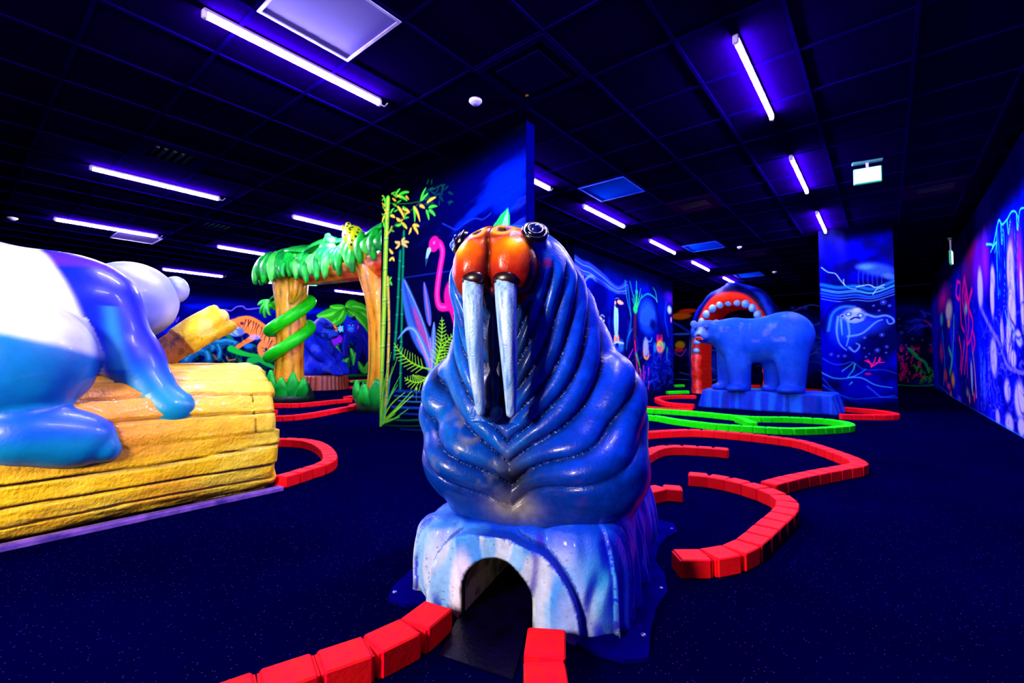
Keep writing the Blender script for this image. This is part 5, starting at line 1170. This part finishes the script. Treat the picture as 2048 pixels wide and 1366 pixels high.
# ================================================================== JUNGLE ARCH
AY = 3.95
arch = thing('jungle_arch', 'jungle arch with yellow tree trunk legs, big green leaves on top and a green snake', 'sculpture', (-7.0, AY, 0))
M_trunk = paint('trunk_paint', .4, .3, 14, .6, .02, .5, .12)
def limb(P, Rr, name, colf, m=40, n=70, flat=1.0, groove=.06, k=9):
    P = np.array(P, float); t = np.linspace(0, len(P) - 1, n); kk = np.arange(len(P)); c = np.stack([np.interp(t, kk, P[:, i]) for i in range(3)], 1); r = np.interp(t, kk, Rr)
    for _ in range(6): c[1:-1] = (c[:-2] + 2 * c[1:-1] + c[2:]) / 4; r[1:-1] = (r[:-2] + 2 * r[1:-1] + r[2:]) / 4
    tg = np.gradient(c, axis=0); tg /= np.linalg.norm(tg, axis=1)[:, None]; up = np.array([0, 1.0, 0]); V = []; G = []
    for i in range(n):
        a = np.cross(tg[i], up); a /= np.linalg.norm(a); b = np.cross(a, tg[i])
        for j in range(m):
            an = 2 * math.pi * j / m; w = abs(math.sin(an * k / 2 + .8 * math.sin(i * .12))); g = 1 - groove * (1 - w) ** 3 + .02 * math.sin(an * 3 + i * .2)
            V.append(c[i] + (a * math.cos(an) + b * math.sin(an) * flat) * r[i] * g); G.append((1 - w) ** 3)
    V = np.array(V); G = np.array(G)
    q = [(i * m + j, i * m + (j + 1) % m, (i + 1) * m + (j + 1) % m, (i + 1) * m + j) for i in range(n - 1) for j in range(m)]
    q += [tuple(reversed(range(m))), tuple(range((n - 1) * m, n * m))]
    return put(mesh_np(name, V, q, M_trunk, col=colf(V, G)), arch)
def tr_c(V, G):
    c = np.tile(lin((255, 172, 8)), (len(V), 1)); c = mix(c, lin((230, 110, 10)), step(fbm(V * np.array([1, 1, .4]), 3, 3), .5, .7)); c = mix(c, lin((255, 210, 40)), step(fbm(V + 7, 3, 2), .55, .7) * .6); c = mix(c, lin((60, 30, 5)), G * .9)
    return mix(c, lin((160, 60, 10)), (1 - step(V[:, 2], .1, .5)) * .6)
def or_c(V, G):
    c = np.tile(lin((245, 70, 10)), (len(V), 1)); c = mix(c, lin((255, 130, 20)), step(fbm(V, 3, 2), .5, .7)); return mix(c, lin((120, 20, 5)), G)
limb([(-8.42, AY, 0), (-8.40, AY, .5), (-8.36, AY, 1.0), (-8.36, AY, 1.6), (-8.38, AY, 2.1), (-8.36, AY, 2.4)], [.30, .25, .235, .25, .30, .32], 'trunk_leg', tr_c)
limb([(-8.05, AY - .03, 2.3), (-7.98, AY - .1, 1.95), (-8.1, AY - .12, 1.75)], [.17, .13, .05], 'burl', tr_c, n=30)
limb([(-5.72, AY, 0), (-5.66, AY, .6), (-5.64, AY, 1.2), (-5.66, AY, 1.6), (-5.78, AY, 2.0), (-6.0, AY - .05, 2.25), (-6.25, AY - .1, 2.42)], [.17, .15, .16, .2, .24, .16, .08], 'trunk_leg', tr_c)
limb([(-8.35, AY, 2.32), (-7.6, AY, 2.18), (-6.8, AY, 2.12), (-6.1, AY, 2.1), (-5.5, AY, 2.1), (-4.9, AY, 2.2)], [.22, .17, .15, .17, .22, .2], 'beam', or_c)
M_leaf = plain('leaf_green', (20, 235, 60), .4, .1, (6, 150, 40), 6, .2, spec=.2); M_leaf2 = plain('leaf_dark', (6, 150, 50), .4, .1, (30, 220, 60), 6, .2, spec=.2); M_leaf3 = plain('leaf_light', (110, 255, 100), .4, .1, (30, 220, 60), 5, .2, spec=.2)
def big_leaf(base, tip, w, mat, bulge=.05, up=(0, -1, 0), name='leaf'):
    base, tip = np.array(base, float), np.array(tip, float); d = tip - base; L = np.linalg.norm(d); d /= L; f = np.array(up, float); f -= d * (f @ d); f /= np.linalg.norm(f); s = np.cross(d, f)
    n, m = 9, 7; V = []
    for i in range(n):
        t = i / (n - 1); hw = w * math.sin(math.pi * min(.06 + .9 * t, 1)) ** .75 * (1.1 - .4 * t)
        for j in range(m):
            u = (j / (m - 1) - .5) * 2; V.append(base + d * L * t + s * hw * u + f * (bulge * (1 - u * u) * math.sin(math.pi * (.1 + .8 * t)) - .015 * (abs(u) < .1) + .06 * math.sin(t * 2.5)))
    k = len(V); V += [v - f * .035 for v in V]
    F = [(i * m + j, i * m + j + 1, (i + 1) * m + j + 1, (i + 1) * m + j) for i in range(n - 1) for j in range(m - 1)]; F += [tuple(k + a for a in reversed(q)) for q in F]
    ed = [j for j in range(m)] + [i * m + m - 1 for i in range(1, n)] + [(n - 1) * m + j for j in range(m - 2, -1, -1)] + [i * m for i in range(n - 2, 0, -1)]
    F += [(ed[(i + 1) % len(ed)], ed[i], k + ed[i], k + ed[(i + 1) % len(ed)]) for i in range(len(ed))]
    return put(mesh_np(name, np.array(V), F, mat), arch)
rl = random.Random(3); ml = [M_leaf, M_leaf2, M_leaf3]
# crown over the left leg
for k in range(15):
    a = -math.pi * (k + .5) / 15 * 1.25 + .35; cx, cy = -8.42 + .62 * math.cos(a), AY + .45 * math.sin(a)
    big_leaf((cx * .8 + -8.42 * .2, cy * .9 + AY * .1, 2.62), (cx + .06 * math.cos(a), cy + .06 * math.sin(a), 2.10 + rl.uniform(-.05, .1)), .12, ml[k % 3], .07, (math.cos(a), math.sin(a), .1))
for k, (a, b) in enumerate([((-8.9, 2.64), (-8.2, 2.70)), ((-8.3, 2.72), (-7.5, 2.55)), ((-9.0, 2.6), (-8.4, 2.66)), ((-7.7, 2.52), (-6.95, 2.70)), ((-7.2, 2.5), (-6.6, 2.62)), ((-5.9, 2.5), (-5.2, 2.66)), ((-5.6, 2.45), (-5.0, 2.6))]):
    big_leaf((a[0], AY - .1, a[1]), (b[0], AY + .05, b[1]), .24, ml[k % 2], .06, (0, -.35, 1))
# leaves hanging along the beam
for k in range(17):
    t = k / 16; x = -7.75 + 1.75 * t; ln = .38 + .14 * math.sin(k * 2.1) - (.1 if k < 3 else 0)
    big_leaf((x, AY - .20, 2.50 + .04 * math.sin(k)), (x + rl.uniform(.0, .12), AY - .27, 2.50 - ln - .03), .085, ml[(k * 2 + k // 3) % 3], .06, (0, -1, .1))
for k in range(5): big_leaf((-5.75 + k * .16, AY - .25, 2.55 - .1 * (k % 2)), (-5.65 + k * .16, AY - .3, 2.08 + .1 * (k % 2)), .10, ml[(k + 1) % 3], .07, (0, -1, .1))
for k in range(4): big_leaf((-8.25 + k * .12, AY - .36, 2.40), (-8.2 + k * .14, AY - .38, 2.12), .07, ml[k % 2], .05, (0, -1, 0))
# leaves around the feet
for (bx, w_, n_) in ((-8.42, .40, 9), (-5.72, .24, 6)):
    for k in range(n_):
        a = -math.pi * (k + .5) / n_ * 1.2 + .3; big_leaf((bx + w_ * .95 * math.cos(a), AY + w_ * math.sin(a) * .8, -.0 + .02), (bx + w_ * 1.15 * math.cos(a), AY + w_ * math.sin(a), .42 + rl.uniform(-.1, .16)), .12, ml[k % 2], .05, (math.cos(a), math.sin(a), .1))
    put(MB().lathe((bx, AY, 0), [(w_ * 1.12, 0), (w_ * 1.12, .08), (w_ * .9, .3), (w_ * .75, .34)], 20).build('root_mound', plain('mound_dark', (4, 60, 30), .5, .2, (2, 30, 20), 8), None, True), arch)
# snake coiled round the left leg
P = []; RR = []
for k in range(90):
    t = k / 89; a = -2.9 + t * 13.4; z = .88 + t * 1.0 + .17 * math.sin(a + 0.2) ; r = .33; P.append((-8.38 + r * math.cos(a), AY + r * math.sin(a), z)); RR.append(.105 * (1 if .06 < t < .95 else .35 + .65 * (min(t, 1 - t) / .06)))
put(MB().tube(P, RR, 14).build('snake', plain('snake_green', (30, 245, 16), .35, .2, (14, 200, 20), 3, .1, spec=.2), None, True), arch)
# frogs and toucan sitting on the beam
def critter(name, parts, mat):
    e = MB()
    for c_, r_ in parts: e.ball(c_, r_, 16, 10)
    return put(mesh_np(name, np.array(e.v), e.f, mat), arch)
M_spot = None
def spot_mat():
    m, n, l, b = _base('spotted_yellow'); tc = n.new('ShaderNodeTexCoord'); vo = n.new('ShaderNodeTexVoronoi'); vo.inputs['Scale'].default_value = 16; l.new(tc.outputs['Object'], vo.inputs['Vector'])
    rp = n.new('ShaderNodeValToRGB'); rp.color_ramp.elements[0].position = .28; rp.color_ramp.elements[1].position = .34; rp.color_ramp.elements[0].color = (.0, .02, .0, 1); rp.color_ramp.elements[1].color = (*lin((210, 240, 20)), 1)
    l.new(vo.outputs['Distance'], rp.inputs[0]); l.new(rp.outputs[0], b.inputs['Base Color']); b.inputs['Roughness'].default_value = .35; return m
critter('spotted_frog', [((-6.02, AY - .22, 2.56), (.17, .15, .15)), ((-5.90, AY - .25, 2.44), (.12, .12, .17)), ((-6.10, AY - .22, 2.66), (.10, .10, .07)), ((-6.02, AY - .3, 2.70), (.04, .04, .04)), ((-6.14, AY - .3, 2.68), (.04, .04, .04))], spot_mat())
critter('green_frog', [((-6.85, AY - .15, 2.53), (.16, .12, .09)), ((-6.75, AY - .18, 2.62), (.09, .09, .07)), ((-6.78, AY - .2, 2.68), (.04, .04, .04)), ((-6.71, AY - .22, 2.68), (.035, .035, .035)), ((-7.0, AY - .15, 2.50), (.1, .07, .05))], M_leaf3)
critter('toucan', [((-7.86, AY + .1, 2.70), (.07, .07, .06)), ((-7.8, AY + .1, 2.66), (.06, .05, .07))], plain('toucan_blue', (10, 40, 120), .35, .3))
critter('toucan_beak', [((-7.8, AY + .03, 2.67), (.06, .03, .03))], plain('toucan_yellow', (235, 220, 30), .35, .3)); critter('orange_flower', [((-8.12, AY + .1, 2.71), (.05, .05, .03))], plain('flower_orange', (255, 110, 20), .4))
# sprig on the left of the trunk
put(MB().tube([(-8.66, AY - .05, 1.95), (-8.85, AY - .1, 1.92), (-9.0, AY - .12, 1.85)], [.02, .018, .015], 8).build('stem', M_leaf2, None, True), arch)
for a in (-2.9, -2.3, -1.7, -1.1): big_leaf((-9.0, AY - .12, 1.86), (-9.0 + .36 * math.cos(a), AY - .14, 1.86 + .34 * math.sin(a)), .045, M_leaf3, .02)

# ================================================================== GORILLA ON ITS STUMP
GO = np.array([-10.95, 6.0, 0.0]); GZ = .35
def g_xf(v): return GO + v[:, :1] * _r + v[:, 1:2] * np.array([-_r[1], _r[0], 0]) + v[:, 2:3] * np.array([0, 0, 1.0])
GP = [lambda p: ell(p, (-.20, .05, .95), (.42, .40, .52)), lambda p: ell(p, (-.12, .0, .60), (.46, .42, .30)), lambda p: ell(p, (-.02, 0, 1.48), (.28, .25, .28)), lambda p: ell(p, (-.06, 0, 1.64), (.15, .13, .14)),
      lambda p: ell(p, (.22, -.04, 1.36), (.17, .15, .12)), lambda p: cone(p, (-.22, -.30, 1.18), (.10, -.42, .86), .17, .14), lambda p: cone(p, (.10, -.42, .86), (.36, -.30, .62), .14, .10),
      lambda p: cone(p, (-.20, -.22, .50), (.28, -.30, .58), .22, .17), lambda p: cone(p, (.28, -.30, .58), (.46, -.28, .42), .16, .11), lambda p: ell(p, (.50, -.28, .38), (.15, .12, .07)), lambda p: cone(p, (-.1, .25, .50), (.35, .25, .55), .2, .16), lambda p: cone(p, (.35, .25, .55), (.5, .2, .42), .15, .11), lambda p: cone(p, (-.1, .3, 1.15), (.25, .35, .8), .16, .12)]
GK = [0, .10, .05, .07, .05, .04, .05, .05, .05, .05, .06, .05, .06]
def gor_f(p):
    d = GP[0](p)
    for f, k in zip(GP[1:], GK[1:]): d = smin(d, f(p), k)
    d = d + .014 * (fbm(p, 7, 2) - .5)
    return smax(d, GZ - p[:, 2], .01)
def gor_c(p, n):
    c = np.tile(lin((10, 36, 205)), (len(p), 1)); c = mix(c, lin((60, 90, 240)), step(fbm(p, 4, 3), .5, .68) * .8); c = mix(c, lin((0, 6, 90)), step(vnoise(p * np.array([1, 1, .4]), 11), .62, .8) * .6)
    fc = ell(p, (.2, -.06, 1.40), (.24, .24, .19)) < 0; c = mix(c, lin((40, 90, 235)), fc * .8); c = mix(c, lin((0, 0, 60)), (ell(p, (.2, -.1, 1.52), (.14, .24, .04)) < 0) * .9); c = mix(c, lin((0, 0, 60)), (ell(p, (.36, -.1, 1.30), (.12, .2, .018)) < 0) * .9); c = mix(c, lin((0, 0, 70)), (np.abs(ell(p, (-.02, 0, 1.48), (.28, .25, .28)) - .02) < .02) * (p[:, 2] < 1.4) * .7); return c
gor = thing('gorilla_sculpture', 'blue gorilla sculpture sitting sideways on a brown tree stump behind the arch', 'sculpture', (GO[0], GO[1], 0))
put(sdf_obj('body', gor_f, (-.75, -.7, .3), (.75, .6, 1.85), .045, M_bear, gor_c, sub=1, xf=g_xf), gor)
for (a, b, c_, r_) in [(.24, -.09, 1.50, .022), (.27, .03, 1.50, .022)]:
    q = g_xf(np.array([[a, b, c_]]))[0]; e = MB().ball(q, r_, 10, 8); put(mesh_np('eye', np.array(e.v), e.f, plain('gorilla_eye', (0, 0, 20), .2, .5)), gor)
q = g_xf(np.array([[.0, -.21, 1.47]]))[0]; e = MB().ball(q, (.04, .04, .05), 10, 8); put(mesh_np('ear', np.array(e.v), e.f, plain('gorilla_ear', (30, 60, 220), .5)), gor)
st = gor
V = []; n = 120
for z, r in [(0, .60), (.05, .60), (.16, .585), (.30, .58), (.345, .57), (.35, .53), (.35, .02)]:
    for j in range(n):
        a = 2 * math.pi * j / n; g = 1 + .035 * (abs(math.sin(a * 17 + math.sin(a * 5))) - .5) * (r > .4) + .02 * math.sin(a * 7); V.append((GO[0] + r * g * math.cos(a), GO[1] + r * g * math.sin(a), z))
V = np.array(V); q = [(i * n + j, i * n + (j + 1) % n, (i + 1) * n + (j + 1) % n, (i + 1) * n + j) for i in range(6) for j in range(n)] + [tuple(range(6 * n, 7 * n))]
ang = np.arctan2(V[:, 1] - GO[1], V[:, 0] - GO[0]); g = np.abs(np.sin(ang * 17 + np.sin(ang * 5)))
put(mesh_np('tree_stump', V, q, M_trunk, col=mix(np.tile(lin((190, 90, 50)), (len(V), 1)), lin((50, 14, 30)), 1 - step(g, .2, .7))), st)

# ================================================================== BRICK KERBS
M_red = plain('kerb_red', (252, 0, 36), .6, 0, (252, 22, 20), 30, .3, .003, spec=.05); M_grn = plain('kerb_green', (14, 240, 4), .6, 0, (26, 255, 8), 30, .3, .003, spec=.05)
KH, KW, KL = .065, .095, .112
def brick_mesh(mat, nm):
    m = MB(); m.box((0, 0, KH / 2), (KL - .012, KW, KH), bev=.004)
    for s in (-1, 1): m.box((s * (KL / 2 - .006), 0, KH / 2 - .002), (.010, KW - .012, KH - .008))
    me = bpy.data.meshes.new(nm); me.from_pydata([tuple(v) for v in m.v], [], m.f); me.materials.append(mat); me.update(); return me
BM = {'red': [brick_mesh(M_red, 'brick') for _ in range(1)][0], 'green': brick_mesh(M_grn, 'brick')}
K8 = lambda x, y: (1240 + x / 2.97, 740 + y / 2.97)
K5 = lambda x, y: (500 + x / 5.2526, 740 + y / 5.2526)
K4 = lambda x, y: (380 + x / 2.4976, 1080 + y / 2.4976)
KI = lambda x, y: (x, y)
rk = random.Random(2)
def kerb(pts, conv, label, color='red', ext=None, top=KH):
    P = np.array([on_z(*conv(*p), top)[:2] for p in pts])
    if ext is not None: P = np.concatenate([P.reshape(-1, 2), np.array(ext)])
    Q = []
    for i in range(len(P) - 1):
        p0, p1, p2, p3 = P[max(i - 1, 0)], P[i], P[i + 1], P[min(i + 2, len(P) - 1)]
        n = max(4, int(np.linalg.norm(p2 - p1) / .02))
        for t in np.linspace(0, 1, n, endpoint=False): Q.append(.5 * (2 * p1 + (p2 - p0) * t + (2 * p0 - 5 * p1 + 4 * p2 - p3) * t * t + (3 * p1 - p0 - 3 * p2 + p3) * t ** 3))
    Q.append(P[-1]); Q = np.array(Q); s = np.concatenate([[0], np.cumsum(np.linalg.norm(np.diff(Q, axis=0), axis=1))])
    n = max(1, int(round(s[-1] / KL))); t = thing('brick_kerb', label, 'kerb', (*((Q[0] + Q[-1]) / 2), 0), group='low ' + color + ' brick kerbs of the golf lanes'); t['kind'] = 'thing'
    for k in range(n):
        a, b = s[-1] * k / n, s[-1] * (k + 1) / n; A = np.array([np.interp(a, s, Q[:, j]) for j in (0, 1)]); B = np.array([np.interp(b, s, Q[:, j]) for j in (0, 1)])
        o = bpy.data.objects.new('brick', BM[color]); COL.objects.link(o); c_ = (A + B) / 2; o.parent = t
        o.location = (c_[0] - t.location[0], c_[1] - t.location[1], 0); o.rotation_euler = (0, 0, math.atan2(B[1] - A[1], B[0] - A[0]) + rk.uniform(-.02, .02)); L = np.linalg.norm(B - A); o.scale = (L / KL, 1 + rk.uniform(-.02, .02), 1 + rk.uniform(-.01, .01))
    return t
kerb([(1250, 315), (1130, 408), (955, 500), (725, 580), (470, 665), (250, 740), (0, 830)], K4, 'red brick kerb in front of the tunnel, left of the ramp plate')
kerb([(1785, 430), (1768, 560), (1775, 690), (1790, 800)], K4, 'short red brick kerb in front of the ice block, right of the ramp plate')
kerb([(330, 1095), (450, 1095), (560, 1088), (680, 1062), (765, 1020), (835, 960), (905, 900), (965, 850), (998, 800), (985, 765), (935, 733), (860, 703), (760, 672), (650, 645), (540, 625), (405, 613)], K8, 'curved red brick kerb right of the ice block, C-shaped and nearest')
kerb([(880, 672), (1000, 640), (1130, 612), (1250, 590), (1350, 572), (1425, 556), (1400, 530), (1300, 490), (1180, 450), (1080, 420), (950, 400), (800, 383), (650, 368), (500, 357), (400, 354), (250, 360), (110, 370)], K8, 'long red brick kerb with a pointed right corner, behind the C-shaped one')
kerb([(645, 470), (560, 462), (450, 455), (350, 450), (270, 452), (210, 464), (140, 500)], K8, 'red brick kerb ending free in the middle of the pointed lane')
kerb([(370, 700), (325, 684), (260, 690), (150, 715)], K8, 'short red brick kerb just right of the walrus flank')
kerb([(60, 272), (130, 266), (210, 270), (300, 286), (400, 300), (500, 312), (600, 322), (700, 328), (850, 338), (1000, 345), (1150, 343), (1280, 336), (1365, 326), (1340, 308), (1250, 293), (1100, 283), (950, 278), (850, 278), (700, 270), (600, 260), (450, 246), (300, 236), (110, 226)], K8, 'long green brick kerb looping in front of the bear plinth', 'green')
kerb([(700, 278), (740, 290), (790, 312)], K8, 'short green brick link across the green loop', 'green')
kerb([(1310, 219), (1400, 226), (1520, 236), (1610, 250), (1635, 262), (1560, 266), (1450, 265), (1310, 262)], K8, 'red brick kerb bend right of the bear plinth before the column')
kerb([(450, 150), (330, 150), (240, 158), (222, 170), (270, 190), (350, 198), (440, 204)], K8, 'red brick kerb bend left of the bear plinth')
kerb([(100, 214), (250, 222), (430, 232)], K8, 'red brick kerb just behind the long green one')
kerb([(280, 126), (345, 124), (405, 122)], K8, 'green brick kerb at the shark arch left foot', 'green')
kerb([(322, 88), (378, 86)], K8, 'far short green brick kerb by the middle wall end', 'green')
kerb([(485, 94), (565, 98)], K8, 'short green brick kerb inside the shark mouth', 'green')
kerb([(545, 86), (615, 80)], K8, 'far short red brick kerb inside the shark mouth')
kerb([(770, 88), (835, 90)], K8, 'far red brick kerb between the bear legs')
kerb([(770, 108), (835, 108)], K8, 'far green brick kerb between the bear legs', 'green')
kerb([(1110, 126), (1205, 130)], K8, 'far green brick kerb right of the bear hind leg', 'green')
kerb([(1100, 112), (1205, 116)], K8, 'far red brick kerb right of the bear hind leg')
kerb([(310, 1118), (370, 1098), (500, 1065), (620, 1025), (730, 995), (815, 955), (845, 915), (825, 855), (780, 805), (720, 770), (640, 742), (550, 728), (400, 720), (250, 722), (60, 735)], K5, 'orange-red brick kerb bending out behind the log end')
kerb([(60, 480), (200, 483), (350, 480), (500, 470), (650, 450), (850, 415), (1000, 388), (1100, 374)], K5, 'red brick kerb, nearer of two parallel ones before the jungle arch')
kerb([(1060, 368), (1120, 352), (1255, 342)], K5, 'short red brick kerb at the arch right foot')
kerb([(40, 345), (150, 350), (300, 353), (500, 350), (700, 334), (900, 314), (1060, 300)], K5, 'red brick kerb, farther of two parallel ones before the jungle arch')
kerb([(1000, 280), (1100, 266), (1240, 258)], K5, 'short red brick kerb behind the parallel pair')
kerb([(100, 430), (190, 424), (270, 414)], K5, 'red brick stub between the parallel kerbs')
kerb([(1050, 169), (1120, 170), (1250, 168)], K5, 'far red brick kerb right of the stump')
kerb([(1065, 112), (1180, 106), (1280, 102)], K5, 'far green brick kerb right of the stump', 'green')
kerb([], K5, 'farthest red brick kerb at the jungle wall', ext=[(-13.6, 8.1), (-13.6, 9.7)])
kerb([(60, 150), (210, 152)], K5, 'far red brick kerb left of the arch foot')
kerb([(60, 132), (190, 124)], K5, 'far green brick kerb left of the arch foot', 'green')
kerb([(80, 244), (200, 240)], K5, 'green brick kerb touching the arch left foot', 'green')
kerb([(560, 248), (630, 236)], K5, 'green brick stub right of the arch left foot', 'green')
